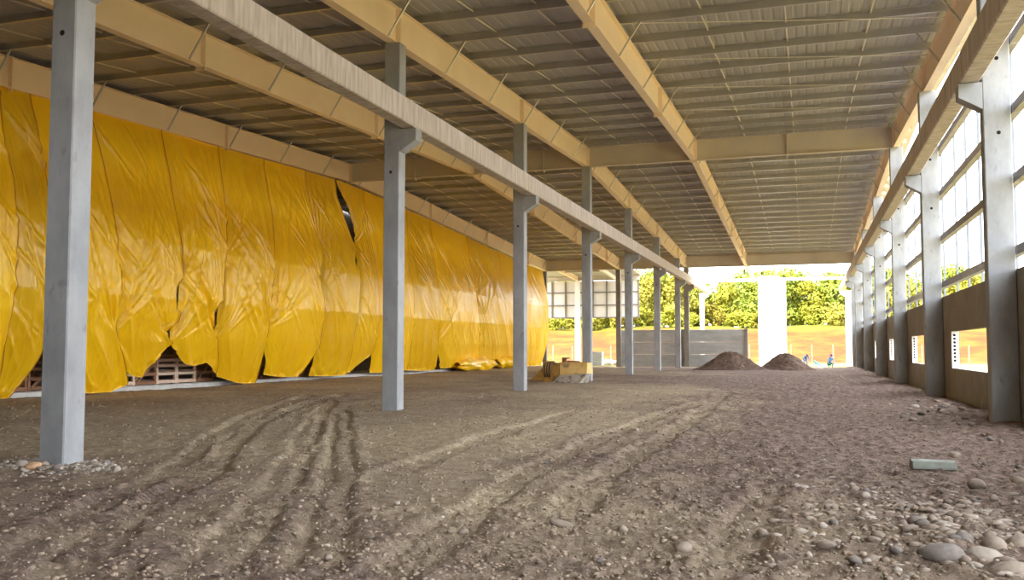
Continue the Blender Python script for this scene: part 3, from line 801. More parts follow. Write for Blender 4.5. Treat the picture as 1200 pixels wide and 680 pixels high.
ys = [22.3, 23.6, 24.9] + [27.6 + 1.27*k for k in range(6)] + [36.4 + 1.27*k for k in range(6)] + [45.0, 46.3, 60.0, 61.3, 64.0, 65.3]
ua = ub = False
for k, y in enumerate(ys):
    for lvl in range(3 if 36 < y < 40 else 2):
        dark = (k % 3 == 2 and lvl == 0) or lvl > 0 or y < 26 or y > 36
        if dark:
            c = crate_b if not ub else copy_tree(crate_b); ub = True
        else:
            c = crate_a if not ua else copy_tree(crate_a); ua = True
        c.location = (-25.55 - 0.12*lvl, y, 0.19 + 1.07*lvl)
        where = 'left of the nearest column' if y < 26 else 'under the lifted rounded tarp foot' if y < 35.5 else 'in the tall dark slit and triangular gap' if y < 44 else 'behind the farther tarps'
        tag(c, ('brown' if dark else 'pale') + ' slatted wooden crate ' + where + (', on the ground row' if lvl == 0 else ', stacked on another'), 'crate', 'crates stored behind the tarps')
        if dark and lvl == 0: pass

# ---------------------------------------------------------------- yellow machine attachment lying by the third column
T = empty('machine_attachment', (-11.5, 43.7, gz(-11.5, 43.7) - 0.02), math.radians(-6))
T.scale = (0.93, 0.93, 0.93)
def addT(nm, mb, m, sm=False, parent=None): return link(nm, mb.mesh(nm), m, parent or T, sm)
bx = MB().hexa([(0.05, -0.55, 0.42), (1.52, -0.45, 0.50), (1.52, 0.55, 0.50), (0.05, 0.55, 0.42), (0.0, -0.32, 1.05), (1.50, -0.28, 1.06), (1.50, 0.5, 1.06), (0.0, 0.5, 1.05)])
body = addT('box_body', bx, MAT['yellow_paint'])
addT('box_rim', MB().bar((0.0, -0.34, 1.06), (1.5, -0.30, 1.07), 0.06, 0.05), MAT['yellow_paint'], parent=body)
addT('cutting_edge', MB().hexa([(-0.25, -0.85, 0.02), (1.25, -0.78, 0.02), (1.30, 0.4, 0.02), (-0.1, 0.4, 0.02), (0.05, -0.55, 0.42), (1.45, -0.45, 0.48), (1.45, 0.4, 0.48), (0.05, 0.4, 0.42)]), MAT['worn_steel'])
for k in range(5):
    addT('edge_tooth', MB().hexa([(-0.2+k*0.33, -0.98, 0.0), (-0.08+k*0.33, -0.98, 0.0), (-0.06+k*0.33, -0.7, 0.0), (-0.22+k*0.33, -0.7, 0.0), (-0.19+k*0.33, -0.96, 0.03), (-0.09+k*0.33, -0.96, 0.03), (-0.06+k*0.33, -0.7, 0.12), (-0.22+k*0.33, -0.7, 0.12)]), MAT['worn_steel'])
addT('side_plate', MB().prism([(-0.45, 0.05), (0.3, 0.05), (0.42, 0.5), (0.35, 1.02), (-0.15, 1.06), (-0.45, 0.7)], 'x', -0.5, -0.02), MAT['yellow_dirty'])
dr = addT('roller_drum', MB().tube((-0.95, -0.02, 0.66), (-0.46, -0.02, 0.66), 0.46, 20), MAT['rubber'])
for k in range(4):
    addT('drum_ring', MB().tube((-0.92+k*0.13, -0.02, 0.66), (-0.88+k*0.13, -0.02, 0.66), 0.49, 20), MAT['yellow_dirty'], parent=dr)
addT('tapered_arm', MB().hexa([(-1.75, -0.35, 0.06), (-0.9, -0.4, 0.14), (-0.9, 0.3, 0.14), (-1.75, 0.25, 0.06), (-1.70, -0.3, 0.14), (-0.92, -0.34, 0.86), (-0.92, 0.25, 0.86), (-1.70, 0.2, 0.14)]), MAT['yellow_dirty'])
addT('ground_skid', MB().prism([(-0.5, 0.02), (0.3, 0.02), (0.35, 0.3), (-0.35, 0.3)], 'x', -0.85, -0.1), MAT['yellow_dirty'])
addT('top_bracket', MB().box(0.0, 0.16, -0.05, 0.25, 1.05, 1.30).box(0.0, 0.34, -0.02, 0.22, 1.26, 1.33), MAT['brown'])
addT('top_bar', MB().bar((0.25, 0.1, 1.13), (0.95, 0.2, 1.09), 0.16, 0.10), MAT['brown'])
tag(T, 'worn yellow machine attachment with box body, drum and tapered arm by the third column', 'machine part')

# ---------------------------------------------------------------- dirt piles
def pile(cx, cy, rx, ry, h, seed, label):
    nr, na = 46, 110
    R, A = np.meshgrid(np.linspace(0, 1, nr), np.linspace(0, 2*math.pi, na), indexing='ij')
    rad = 1 + 0.12*np.sin(A*2+seed) + 0.06*np.sin(A*5+seed*2)
    x = rx*R*rad*np.cos(A); y = ry*R*rad*np.sin(A)
    z = h*(1 - sstep(0.02, 1.0, R)*0.55 - 0.45*R)
    z = z + 0.16*fbm(x*1.5+seed*5, y*1.5, 4)*(1-R**3) + 0.07*fbm(x*6, y*6+seed, 3)
    z = np.where(R > 0.97, -0.15, z)
    o = np_mesh('dirt_pile', np.stack([x, y, z], -1).reshape(-1, 3), grid_faces(nr, na), MAT['pile'], smooth=False)
    o.location = (cx, cy, 0)
    tag(o, label, 'dirt pile', 'dirt piles near the far end')
pile(-5.75, 73.5, 2.7, 2.4, 1.45, 1.0, 'dark dirt pile in front of the end of the concrete plank wall')
pile(-1.65, 75.0, 2.5, 2.2, 1.40, 4.0, 'dark dirt pile in front of the broad white pier')

# ---------------------------------------------------------------- stones
def stone_mesh(seed, mt, sub=2):
    bm = bmesh.new(); bmesh.ops.create_icosphere(bm, subdivisions=sub, radius=0.5)
    r = random.Random(seed)
    ax = [Vector((r.uniform(-1, 1), r.uniform(-1, 1), r.uniform(-1, 1))).normalized() for _ in range(7)]
    for v in bm.verts:
        n = v.co.normalized(); s = 1
        for a in ax: s = min(s, 1.10 - 0.55*max(0, n.dot(a)-0.45))
        s *= 1 + 0.06*math.sin(7*n.x+seed)*math.sin(6*n.y+2*seed)
        v.co = n*0.5*s
    me = bpy.data.meshes.new('stone'); bm.to_mesh(me); bm.free()
    me.materials.append(mt)
    me.polygons.foreach_set('use_smooth', [True]*len(me.polygons))
    return me
STM = [stone_mesh(k, MAT[m]) for k, m in enumerate(['stone', 'stone_g', 'stone_w', 'stone', 'stone_g', 'stone_o', 'stone', 'stone_w'])]
def put_stone(x, y, sz, label, group, kinds=None, sink=0.3, z=None):
    me = STM[random.choice(kinds or range(8))]
    o = bpy.data.objects.new('stone', me); COL.objects.link(o)
    sx, sy, sz_ = sz*random.uniform(0.8, 1.35), sz*random.uniform(0.7, 1.1), sz*random.uniform(0.45, 0.8)
    o.scale = (sx, sy, sz_)
    o.rotation_euler = (random.uniform(-.3, .3), random.uniform(-.3, .3), random.uniform(0, 6.28))
    o.location = (x, y, (gz(x, y) if z is None else z) + sz_*(0.5 - sink))
    tag(o, label, 'stone', group)
rs = random.Random(5)
# ring of rubble round the first column
for k in range(75):
    a = rs.uniform(0, 6.28); rr = rs.uniform(0.38, 1.15)
    x, y = -10.78 + rr*math.cos(a)*1.1, 11.15 + rr*math.sin(a)*0.55 - 0.1
    if -11.1 < x < -10.45 and 10.85 < y < 11.5: continue
    put_stone(x, y, rs.choice([0.06, 0.08, 0.1, 0.13, 0.16]), 'small pale stone in the rubble ring round the nearest column', 'rubble round the nearest column', [0, 2, 3, 7, 2, 1])
put_stone(-10.75, 10.62, 0.27, 'orange-brown stone in front of the nearest column foot', 'rubble round the nearest column', [5])
put_stone(-11.05, 10.70, 0.2, 'cream stone just left of the orange-brown stone at the nearest column', 'rubble round the nearest column', [2])
# heap at the lower right corner
for (x, y, s_) in [(0.93, 7.55, 0.34), (1.22, 7.62, 0.26), (1.33, 7.9, 0.24), (1.52, 8.0, 0.26), (1.62, 8.35, 0.22), (1.05, 8.5, 0.2), (0.62, 7.7, 0.2), (0.45, 7.45, 0.22), (1.75, 8.8, 0.24), (2.2, 10.2, 0.3), (2.35, 10.0, 0.3), (0.9, 8.9, 0.2), (1.3, 7.3, 0.3), (0.55, 8.3, 0.16), (1.15, 8.05, 0.22)]:
    put_stone(x, y, s_, ('largest grey cobble in the stone heap at the lower right corner' if s_ > 0.33 else 'medium rounded cobble in the stone heap at the lower right corner' if s_ > 0.23 else 'smaller rounded cobble in the stone heap at the lower right corner'), 'cobbles at the lower right corner', [1, 4] if s_ > 0.33 else [0, 3, 6, 4, 2], 0.66)
for k in range(85):
    y = rs.uniform(7.3, 11.5); x = rs.uniform(-0.4, 0.32*y - 0.4)
    x = x + 0.5
    put_stone(x, y, rs.choice([0.05, 0.07, 0.08, 0.1, 0.13]), 'small stone scattered round the cobbles at the lower right', 'small stones at the lower right', [0, 1, 2, 3, 4, 6])
for k in range(45):
    y = rs.uniform(12, 32); x = min(3.6, 3.0 + rs.gauss(0, 0.55))
    put_stone(x, y, rs.choice([0.1, 0.13, 0.17, 0.2, 0.26]), 'stone lying in the spoil along the foot of the right wall', 'stones along the right wall', [0, 1, 3, 4, 2])
for k in range(62):
    y = rs.uniform(6.5, 24); x = rs.uniform(-0.62, 0.12)*y - 0.2
    put_stone(x, y, rs.choice([0.04, 0.05, 0.06, 0.08, 0.11]), 'loose stone lying out on the open earth floor', 'loose stones on the open floor', [0, 1, 2, 3, 7])
put_stone(-2.26, 8.5, 0.2, 'grey-tan stone alone on the floor right of the long wheel track', 'loose stones on the open floor', [0])
put_stone(-0.98, 7.55, 0.18, 'tan stone half buried at the bottom centre of the floor', 'loose stones on the open floor', [3])
# countless grit: one object of small clods
def grit(n, seed, mt, name, label, smin, smax, right_bias):
    g = np.random.default_rng(seed)
    ico = bmesh.new(); bmesh.ops.create_icosphere(ico, subdivisions=1, radius=0.5)
    bv = np.array([v.co[:] for v in ico.verts]); ico.faces.ensure_lookup_table()
    bf = np.array([[v.index for v in f.verts] for f in ico.faces])[:, :]
    ico.free()
    ro = 5.0*np.exp(g.random(n)*math.log(34/5.0))
    a = np.radians(g.uniform(-55, 14, n))
    x = np.sin(a)*ro; y = np.cos(a)*ro
    keep = (x > -24) & (x < 3.8) & ((g.random(n) < 0.30 + 0.70*sstep(-5, 0.5, x)) if right_bias else (g.random(n) < 0.7))
    x, y = x[keep], y[keep]; n = len(x)
    z = floor_fields(x, y)[0]
    s = smin*np.exp(g.random(n)**2.2*math.log(smax/smin))
    sc = np.stack([s*g.uniform(.8, 1.4, n), s*g.uniform(.8, 1.3, n), s*g.uniform(.45, .8, n)], -1)
    th = g.uniform(0, 6.28, n)
    P = bv[None]*sc[:, None]*g.uniform(0.78, 1.2, (n, len(bv)))[:, :, None]
    px = P[..., 0]*np.cos(th)[:, None] - P[..., 1]*np.sin(th)[:, None] + x[:, None]
    py = P[..., 0]*np.sin(th)[:, None] + P[..., 1]*np.cos(th)[:, None] + y[:, None]
    pz = P[..., 2] + (z + sc[:, 2]*0.15)[:, None]
    V = np.stack([px, py, pz], -1).reshape(-1, 3)
    F = (bf[None] + (np.arange(n)*len(bv))[:, None, None]).reshape(-1, 3)
    o = np_mesh(name, V, F, mt, smooth=False)
    tag(o, label, 'gravel', kind='stuff')
grit(26000, 21, MAT['clod'], 'soil_clods', 'countless small brown clods strewn over the earth floor', 0.015, 0.065, False)
grit(5500, 22, MAT['stone'], 'tan_gravel', 'countless tan pebbles strewn over the earth floor', 0.012, 0.055, True)
grit(1500, 23, MAT['stone_w'], 'pale_gravel', 'countless pale chips of stone strewn over the earth floor', 0.010, 0.04, True)

def gravel_patch(n, seed, mt, name, label, cx, cy, sx, sy, smin, smax):
    g = np.random.default_rng(seed)
    ico = bmesh.new(); bmesh.ops.create_icosphere(ico, subdivisions=1, radius=0.5)
    bv = np.array([v.co[:] for v in ico.verts]); bf = np.array([[v.index for v in f.verts] for f in ico.faces]); ico.free()
    x = cx + sx*g.normal(size=n); y = cy + sy*g.normal(size=n); z = floor_fields(x, y)[0]
    s = smin*np.exp(g.random(n)**1.6*math.log(smax/smin))
    sc = np.stack([s*g.uniform(.9, 2.0, n), s*g.uniform(.7, 1.1, n), s*g.uniform(.45, .8, n)], -1)
    th = g.normal(0, 0.5, n)
    P = bv[None]*sc[:, None]*g.uniform(0.68, 1.25, (n, len(bv)))[:, :, None]
    px = P[..., 0]*np.cos(th)[:, None] - P[..., 1]*np.sin(th)[:, None] + x[:, None]
    py = P[..., 0]*np.sin(th)[:, None] + P[..., 1]*np.cos(th)[:, None] + y[:, None]
    V = np.stack([px, py, P[..., 2] + (z - sc[:, 2]*0.05)[:, None]], -1).reshape(-1, 3)
    F = (bf[None] + (np.arange(n)*len(bv))[:, None, None]).reshape(-1, 3)
    tag(np_mesh(name, V, F, mt, smooth=False), label, 'gravel', kind='stuff')
gravel_patch(1300, 31, MAT['stone'], 'corner_gravel', 'coarse gravel packed between the cobbles at the lower right', 1.5, 8.8, 0.75, 1.3, 0.025, 0.12)
gravel_patch(350, 32, MAT['stone_w'], 'corner_gravel', 'pale coarse gravel spread before the cobbles at the lower right', 1.0, 9.3, 0.9, 1.5, 0.025, 0.10)
gravel_patch(600, 33, MAT['stone_w'], 'column_rubble', 'pale fine rubble banked round the foot of the nearest column', -10.75, 11.0, 0.62, 0.32, 0.02, 0.10)

# offcut lying on the floor
oc = MB().prism([(-0.12, 0), (0.12, 0), (0.12, 0.02), (0.10, 0.11), (0.02, 0.12), (-0.03, 0.09), (-0.10, 0.10), (-0.12, 0.03)], 'x', -0.29, 0.27).build('concrete_offcut', MAT['offcut'])
oc.location = (1.62, 13.75, gz(1.62, 13.75) - 0.01); oc.rotation_euler = (0, 0.02, 0.12)
tag(oc, 'green-grey concrete offcut lying on the floor at right', 'offcut')
def string(pts, label):
    mb = MB()
    for a, b in zip(pts[:-1], pts[1:]): mb.tube((a[0], a[1], gz(*a)+0.02), (b[0], b[1], gz(*b)+0.02), 0.02, 5)
    tag(mb.build('string', MAT['string']), label, 'string', 'pale strings on the floor')
string([(1.9, 58.0), (1.8, 54.0), (2.0, 50.0), (2.35, 46.0)], 'pale string lying on the floor towards the far right columns')

# ---------------------------------------------------------------- things beyond the far end
def block_mesh(): 
    c = 0.02
    return MB().prism([(-0.6+c, 0), (0.6-c, 0), (0.6, c), (0.6, 0.46), (0.6-c, 0.48), (-0.6+c, 0.48), (-0.6, 0.46), (-0.6, c)], 'y', -0.4, 0.4).mesh('concrete_block')
bmsh = block_mesh()
zg0 = gz(-21.4, 96)
for k, wd in enumerate(['bottom', 'middle', 'top']):
    o = link('concrete_block', bmsh, MAT['plank'], loc=(-21.45 + 0.03*k, 96, zg0 + 0.49*k))
    tag(o, 'grey concrete block, %s one of the small stack right of the fourth middle column' % wd, 'block', 'stacked concrete blocks')
def sack(x, y, s, label, seed):
    bm = bmesh.new(); bmesh.ops.create_icosphere(bm, subdivisions=3, radius=0.5)
    for v in bm.verts:
        n = v.co.copy()
        v.co = Vector((math.copysign(abs(n.x*2)**0.7, n.x)*0.5, math.copysign(abs(n.y*2)**0.7, n.y)*0.4, math.copysign(abs(n.z*2)**0.8, n.z)*0.32 + 0.3))
        v.co *= 1 + 0.08*math.sin(9*n.x+seed)*math.sin(8*n.z+seed)
    me = bpy.data.meshes.new('sack'); bm.to_mesh(me); bm.free()
    o = link('sack', me, MAT['sack'], smooth=True, loc=(x, y, gz(x, y)-0.04)); o.scale = (s, s, s)
    tag(o, label, 'sack', 'white sacks beyond the far roof edge')
sack(-20.5, 97.5, 1.1, 'white sack right beside the small concrete block stack', 1)
sack(-19.6, 98.0, 0.9, 'smaller white sack by the foot of the dark slim column', 2)
sack(-0.9, 92.5, 1.3, 'pale bulging sack on the right flank of the right dirt pile', 3)

# workers (small, far away)
def skin_body(name, joints, edges, mt, parent, sub=1):
    me = bpy.data.meshes.new(name)
    keys = list(joints); ix = {k: i for i, k in enumerate(keys)}
    me.from_pydata([joints[k][0] for k in keys], [(ix[a], ix[b]) for a, b in edges], [])
    o = bpy.data.objects.new(name, me); COL.objects.link(o)
    md = o.modifiers.new('skin', 'SKIN')
    for i, k in enumerate(keys):
        r = joints[k][1]; me.skin_vertices[0].data[i].radius = (r, r)
        me.skin_vertices[0].data[i].use_root = (i == 0)
    md.use_smooth_shade = True
    ms = o.modifiers.new('sub', 'SUBSURF'); ms.levels = sub; ms.render_levels = sub
    dg = bpy.context.evaluated_depsgraph_get()
    ev = o.evaluated_get(dg); m2 = bpy.data.meshes.new_from_object(ev)
    bpy.data.objects.remove(o, do_unlink=True)
    m2.materials.clear(); m2.materials.append(mt)
    return link(name, m2, mt, parent, True)
def hand(parent, p, d, mt):
    p = Vector(p); d = Vector(d).normalized()
    s = d.cross(Vector((0, 0, 1))); s = s.normalized() if s.length > 0.1 else Vector((1, 0, 0))
    J = {'w': (p, 0.028), 'palm': (p + d*0.06, 0.038)}
    E_ = [('w', 'palm')]
    for k, (off, ln) in enumerate([(-0.03, 0.075), (-0.01, 0.09), (0.012, 0.085), (0.032, 0.065)]):
        a = p + d*0.09 + s*off; b = a + d*ln*0.55 + Vector((0, 0, -0.01)); c = b + d*ln*0.45 + Vector((0, 0, -0.03))
        J['a%d' % k] = (a, 0.011); J['b%d' % k] = (b, 0.010); J['c%d' % k] = (c, 0.008)
        E_ += [('palm', 'a%d' % k), ('a%d' % k, 'b%d' % k), ('b%d' % k, 'c%d' % k)]
    J['t1'] = (p + d*0.05 - s*0.05, 0.012); J['t2'] = (p + d*0.09 - s*0.07, 0.010)
    E_ += [('palm', 't1'), ('t1', 't2')]
    return skin_body('hand', J, E_, mt, parent)
def head(parent, c, r, look, capmat, brim):
    look = Vector(look).normalized()
    bm = bmesh.new(); bmesh.ops.create_uvsphere(bm, u_segments=20, v_segments=14, radius=1)
    for v in bm.verts:
        x, y, z = v.co
        w = 0.78 if z > -0.2 else 0.78 - 0.28*(-0.2 - z)
        v.co = Vector((x*w, y*0.92, z*1.12))
        if y < -0.6 and abs(x) < 0.22 and -0.35 < z < 0.1: v.co.y -= 0.22       # nose
        if abs(abs(x) - 0.34) < 0.16 and y < -0.6 and 0.05 < z < 0.28: v.co.y += 0.08   # eye sockets
        if abs(x) > 0.9 and abs(z) < 0.25: v.co.x *= 1.18                        # ears
    me = bpy.data.meshes.new('head'); bm.to_mesh(me); bm.free()
    q = look.to_track_quat('-Y', 'Z').to_matrix().to_4x4()
    mx = Matrix.Translation(c) @ q @ Matrix.Scale(r, 4)
    me.transform(mx)
    h = link('head', me, MAT['skin'], parent, True)
    for sx in (-1, 1):
        b2 = bmesh.new(); bmesh.ops.create_icosphere(b2, subdivisions=1, radius=0.10)
        m2 = bpy.data.meshes.new('eye'); b2.to_mesh(m2); b2.free()
        m2.transform(mx @ Matrix.Translation((sx*0.32, -0.80, 0.12))); link('eye', m2, MAT['hair'], h, True)
    mm = MB().box(-0.25, 0.25, -0.86, -0.70, -0.58, -0.50).mesh('mouth'); mm.transform(mx); link('mouth', mm, MAT['pink'], h)
    b3 = bmesh.new(); bmesh.ops.create_uvsphere(b3, u_segments=18, v_segments=12, radius=1)
    for v in b3.verts:
        x, y, z = v.co; v.co = Vector((x*0.88, y*1.02, max(z, 0.22)*1.25))
    m3 = bpy.data.meshes.new('cap'); b3.to_mesh(m3); b3.free(); m3.transform(mx); cp = link('cap', m3, capmat, parent, True)
    if brim:
        m4 = MB().tube((0, 0, 0.28), (0, 0, 0.34), 1.5, 18, 1.25).mesh('brim'); m4.transform(mx); link('brim', m4, capmat, cp, True)
def limbs(P):
    body = {k: P[k] for k in P}
    return body
# crouching worker in a blue top with a dark blue hat
W1 = empty('person', (2.05, 92.0, gz(2.05, 92.0)))
J = {'pelvis': ((0, 0.05, 0.42), 0.15), 'waist': ((0, 0.0, 0.60), 0.145), 'chest': ((0, -0.12, 0.83), 0.16), 'neck': ((0, -0.20, 1.02), 0.06),
     'ls': ((-0.19, -0.13, 0.92), 0.07), 'le': ((-0.28, -0.32, 0.70), 0.05), 'lw': ((-0.16, -0.52, 0.55), 0.035),
     'rs': ((0.19, -0.13, 0.92), 0.07), 're': ((0.28, -0.32, 0.70), 0.05), 'rw': ((0.14, -0.52, 0.55), 0.035)}
skin_body('torso', J, [('pelvis', 'waist'), ('waist', 'chest'), ('chest', 'neck'), ('chest', 'ls'), ('ls', 'le'), ('le', 'lw'), ('chest', 'rs'), ('rs', 're'), ('re', 'rw')], MAT['shirt_blue'], W1)
J = {'pelvis': ((0, 0.08, 0.38), 0.155), 'lh': ((-0.11, 0.05, 0.36), 0.11), 'lk': ((-0.2, -0.32, 0.50), 0.075), 'la': ((-0.18, -0.08, 0.10), 0.05), 'lt': ((-0.19, -0.24, 0.05), 0.045),
     'rh': ((0.11, 0.05, 0.36), 0.11), 'rk': ((0.2, -0.32, 0.50), 0.075), 'ra': ((0.18, -0.08, 0.10), 0.05), 'rt': ((0.19, -0.24, 0.05), 0.045)}
skin_body('trousers', J, [('pelvis', 'lh'), ('lh', 'lk'), ('lk', 'la'), ('la', 'lt'), ('pelvis', 'rh'), ('rh', 'rk'), ('rk', 'ra'), ('ra', 'rt')], MAT['teal'], W1)
head(W1, Vector((0, -0.26, 1.16)), 0.115, (0.1, -0.9, -0.25), MAT['navy'], True)
hand(W1, (-0.16, -0.53, 0.54), (0.3, -0.7, -0.5), MAT['skin']); hand(W1, (0.14, -0.53, 0.54), (-0.3, -0.7, -0.5), MAT['skin'])
W1.rotation_euler = (0, 0, 0.5)
tag(W1, 'person in a light blue top and dark blue hat crouching by the far right column', 'person', 'workers beyond the far end')
# worker bending over behind the pile
W2 = empty('person', (-0.15, 93.5, gz(-0.15, 93.5)))
J = {'pelvis': ((0, 0.15, 0.82), 0.15), 'waist': ((0, 0.02, 0.97), 0.14), 'chest': ((0, -0.26, 1.08), 0.155), 'neck': ((0, -0.45, 1.10), 0.06),
     'ls': ((-0.19, -0.32, 1.06), 0.07), 'le': ((-0.26, -0.42, 0.80), 0.05), 'lw': ((-0.20, -0.52, 0.58), 0.035),
     'rs': ((0.19, -0.32, 1.06), 0.07), 're': ((0.26, -0.42, 0.80), 0.05), 'rw': ((0.20, -0.52, 0.58), 0.035)}
skin_body('torso', J, [('pelvis', 'waist'), ('waist', 'chest'), ('chest', 'neck'), ('chest', 'ls'), ('ls', 'le'), ('le', 'lw'), ('chest', 'rs'), ('rs', 're'), ('re', 'rw')], MAT['shirt_blue'], W2)
J = {'pelvis': ((0, 0.17, 0.80), 0.155), 'lh': ((-0.11, 0.16, 0.76), 0.115), 'lk': ((-0.15, 0.02, 0.45), 0.075), 'la': ((-0.16, 0.12, 0.09), 0.05), 'lt': ((-0.17, -0.06, 0.05), 0.045),
     'rh': ((0.11, 0.16, 0.76), 0.115), 'rk': ((0.16, 0.0, 0.45), 0.075), 'ra': ((0.18, 0.08, 0.09), 0.05), 'rt': ((0.19, -0.10, 0.05), 0.045)}
skin_body('trousers', J, [('pelvis', 'lh'), ('lh', 'lk'), ('lk', 'la'), ('la', 'lt'), ('pelvis', 'rh'), ('rh', 'rk'), ('rk', 'ra'), ('ra', 'rt')], MAT['trousers'], W2)
head(W2, Vector((0, -0.58, 1.14)), 0.115, (0, -0.8, -0.5), MAT['navy'], False)
hand(W2, (-0.20, -0.53, 0.57), (0.1, -0.3, -0.9), MAT['skin']); hand(W2, (0.20, -0.53, 0.57), (-0.1, -0.3, -0.9), MAT['skin'])
W2.rotation_euler = (0, 0, 0.25)
tag(W2, 'person in light blue bending forward just right of the right dirt pile', 'person', 'workers beyond the far end')
# teal sheet slumped between them
nu, nv = 30, 12
U, Vv = np.meshgrid(np.linspace(0, 1, nu), np.linspace(-1, 1, nv), indexing='ij')
x = 0.65 + 1.05*U; z = 0.05 + 0.72*(1-U)**1.3*(1-0.5*Vv**2) + 0.05*fbm(U*5, Vv*2, 2); y = 91.6 + 0.35*Vv
Pp = np.stack([x, y, z + gz(1.2, 91.6)], -1).reshape(-1, 3)
Pb = Pp.copy(); Pb[:, 2] = np.minimum(Pb[:, 2] - 0.03, Pb[:, 2])
F = grid_faces(nu, nv)
o = np_mesh('plastic_sheet', np.concatenate([Pp, Pb]), np.concatenate([F, F[:, ::-1] + nu*nv]), MAT['teal'])
tag(o, 'teal plastic sheet slumped on the ground between the two workers', 'plastic sheet')
pile_small = (lambda: None)
nr, na = 14, 40
R, A = np.meshgrid(np.linspace(0, 1, nr), np.linspace(0, 2*math.pi, na), indexing='ij')
zz = 0.42*(1-R)**0.8 + 0.05*fbm(R*4*np.cos(A), R*4*np.sin(A), 2)
o = np_mesh('clay_heap', np.stack([0.75*R*np.cos(A), 0.5*R*np.sin(A), zz - 0.06], -1).reshape(-1, 3), grid_faces(nr, na), MAT['stone_o'])
o.location = (0.75, 90.6, gz(0.75, 90.6)); tag(o, 'small reddish clay heap in front of the teal plastic sheet', 'clay heap')

def where(a):
    px = 600 + 1068*math.tan(math.radians(a) + 0.3123)
    for lim, w in ((690, 'left of the fourth middle column'), (728, 'right of the fourth middle column'), (768, 'between the fifth and sixth middle columns'),
                   (800, 'between the sixth and last middle columns'), (830, 'beside the sunlit middle column'), (888, 'above the right half of the plank wall'),
                   (925, 'behind the white pier'), (990, 'right of the white pier'), (1050, 'behind the far right wall columns'),
                   (1085, 'behind the third gap of the right wall'), (1150, 'behind the second gap of the right wall')):
        if px < lim: return w
    return 'behind the nearest gap of the right wall'
# fence posts along the foot of the bank
fp = MB().prism([(-0.07, -0.07), (0.07, -0.07), (0.07, 0.07), (-0.07, 0.07)], 'z', 0, 2.3).prism([(-0.09, -0.09), (0.09, -0.09), (0.09, 0.09), (-0.09, 0.09)], 'z', 2.3, 2.38).mesh('fence_post')
for k in range(27):
    a = math.radians(-17.72 + 1.2*k)
    x, y = math.sin(a)*121, math.cos(a)*121
    o = link('fence_post', fp, MAT['fence'], loc=(x, y, gz(x, y) - 0.2))
    tag(o, 'thin pale fence post ' + where(math.degrees(a)), 'fence post', 'fence posts below the bank')

# trees and shrubs on the bank
def tree_meshes(seed, h, w, leafmat, n_leaf=1500, leaf=0.42, trunk=True):
    g = np.random.default_rng(seed)
    nb = 18
    cz = h*g.uniform(0.12, 0.92, nb); ca = g.uniform(0, 6.28, nb); cr = w*0.5*g.uniform(0.1, 0.8, nb)*(1.15 - 0.75*np.abs(cz/h - 0.5))
    C = np.stack([cr*np.cos(ca), cr*np.sin(ca), cz], -1); rad = w*g.uniform(0.17, 0.30, nb)
    k = g.integers(0, nb, n_leaf)
    d = g.normal(size=(n_leaf, 3)); d /= np.linalg.norm(d, axis=1)[:, None]
    P = C[k] + d*(rad[k]*g.uniform(0.55, 1.0, n_leaf)**0.5)[:, None]*np.array([1, 1, 0.85])
    nrm = d + 0.6*g.normal(size=(n_leaf, 3)) + np.array([0, 0, 0.4]); nrm /= np.linalg.norm(nrm, axis=1)[:, None]
    t = np.cross(nrm, g.normal(size=(n_leaf, 3))); t /= np.linalg.norm(t, axis=1)[:, None]
    b = np.cross(nrm, t)
    s = (leaf*g.uniform(0.6, 1.3, n_leaf))[:, None]
    V = np.stack([P - t*s, P + b*s*0.5, P + t*s, P - b*s*0.5], 1).reshape(-1, 3)
    F = np.arange(n_leaf*4).reshape(-1, 4)
    me = bpy.data.meshes.new('foliage'); me.from_pydata(V.tolist(), [], F.tolist()); me.materials.append(leafmat)
    mb = MB()
    if trunk:
        mb.tube((0, 0, -0.4), (0.05*h*0.3, 0, h*0.45), 0.018*h, 7, 0.011*h)
        mb.tube((0.05*h*0.3, 0, h*0.45), (0, 0.02*h, h*0.85), 0.011*h, 6, 0.004*h)
        for q in range(6):
            mb.tube((0.015*h, 0, h*(0.34+0.06*q)), tuple(C[q]), 0.006*h, 5, 0.003*h)
    else:
        for q in range(5): mb.tube((0, 0, -0.2), tuple(C[q]), 0.03, 5, 0.012)
    tm = mb.mesh('trunk'); tm.materials.append(MAT['bark'])
    return me, tm
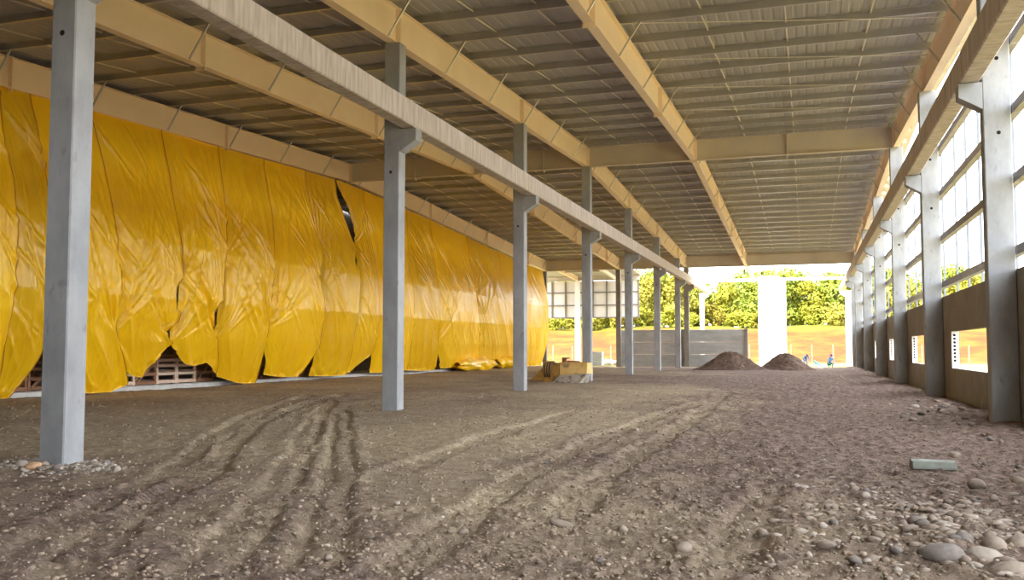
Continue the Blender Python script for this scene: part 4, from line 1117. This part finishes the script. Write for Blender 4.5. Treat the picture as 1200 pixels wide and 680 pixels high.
TM = [tree_meshes(40+k, 10, 7.0, MAT[['leaf_a', 'leaf_b', 'leaf_c', 'leaf_a', 'leaf_b'][k]], 4200, 0.32) for k in range(5)]
BM = [tree_meshes(60+k, 3.0, 3.4, MAT[['leaf_c', 'grass_tuft', 'leaf_a'][k]], 900, 0.25, False) for k in range(3)]
TL = ['yellow-green bushy tree on top of the clay bank', 'mid-green bushy tree on top of the clay bank', 'olive bushy tree on top of the clay bank', 'yellow-green bushy tree on top of the clay bank', 'mid-green bushy tree on top of the clay bank']
rt_ = random.Random(3)
def plant(meshes, name, x, y, s, label, cat, group):
    t = empty(name, (x, y, gz(x, y)), rt_.uniform(0, 6.28)); t.scale = (s*rt_.uniform(.9, 1.1), s*rt_.uniform(.9, 1.1), s)
    link('foliage', meshes[0], None, t); link('trunk', meshes[1], None, t)
    tag(t, label, cat, group)
for row, (R0, s0, step) in enumerate([(166, 0.88, 1.55), (176, 1.0, 1.75), (190, 1.08, 2.2)]):
    a = -20.0
    while a < 16.5:
        if not (row > 1 and -9.6 < a < -8.4):
            r_ = R0 + rt_.uniform(-3, 3); k = rt_.randrange(5)
            plant(TM[k], 'tree', math.sin(math.radians(a))*r_, math.cos(math.radians(a))*r_, s0*rt_.uniform(0.78, 1.12), TL[k].replace('on top of the clay bank', ['in the front row', 'in the middle row', 'in the back row'][row] + ' ' + where(a)), 'tree', 'trees on the clay bank')
        a += step*rt_.uniform(0.8, 1.2)
a = -20.0
while a < 16.5:
    r_ = rt_.uniform(156, 166); k = rt_.randrange(3)
    plant(BM[k], 'shrub', math.sin(math.radians(a))*r_, math.cos(math.radians(a))*r_, rt_.uniform(0.7, 1.35), 'low yellowish shrub at the bank edge ' + where(a), 'shrub', 'shrubs at the bank edge')
    a += rt_.uniform(0.5, 0.95)
a = -20.0
while a < 16.5:
    r_ = rt_.uniform(169, 173); k = rt_.randrange(3)
    plant(BM[k], 'shrub', math.sin(math.radians(a))*r_, math.cos(math.radians(a))*r_, rt_.uniform(1.1, 1.5), 'taller shrub under the trees ' + where(a), 'shrub', 'shrubs under the trees')
    a += rt_.uniform(0.8, 1.1)
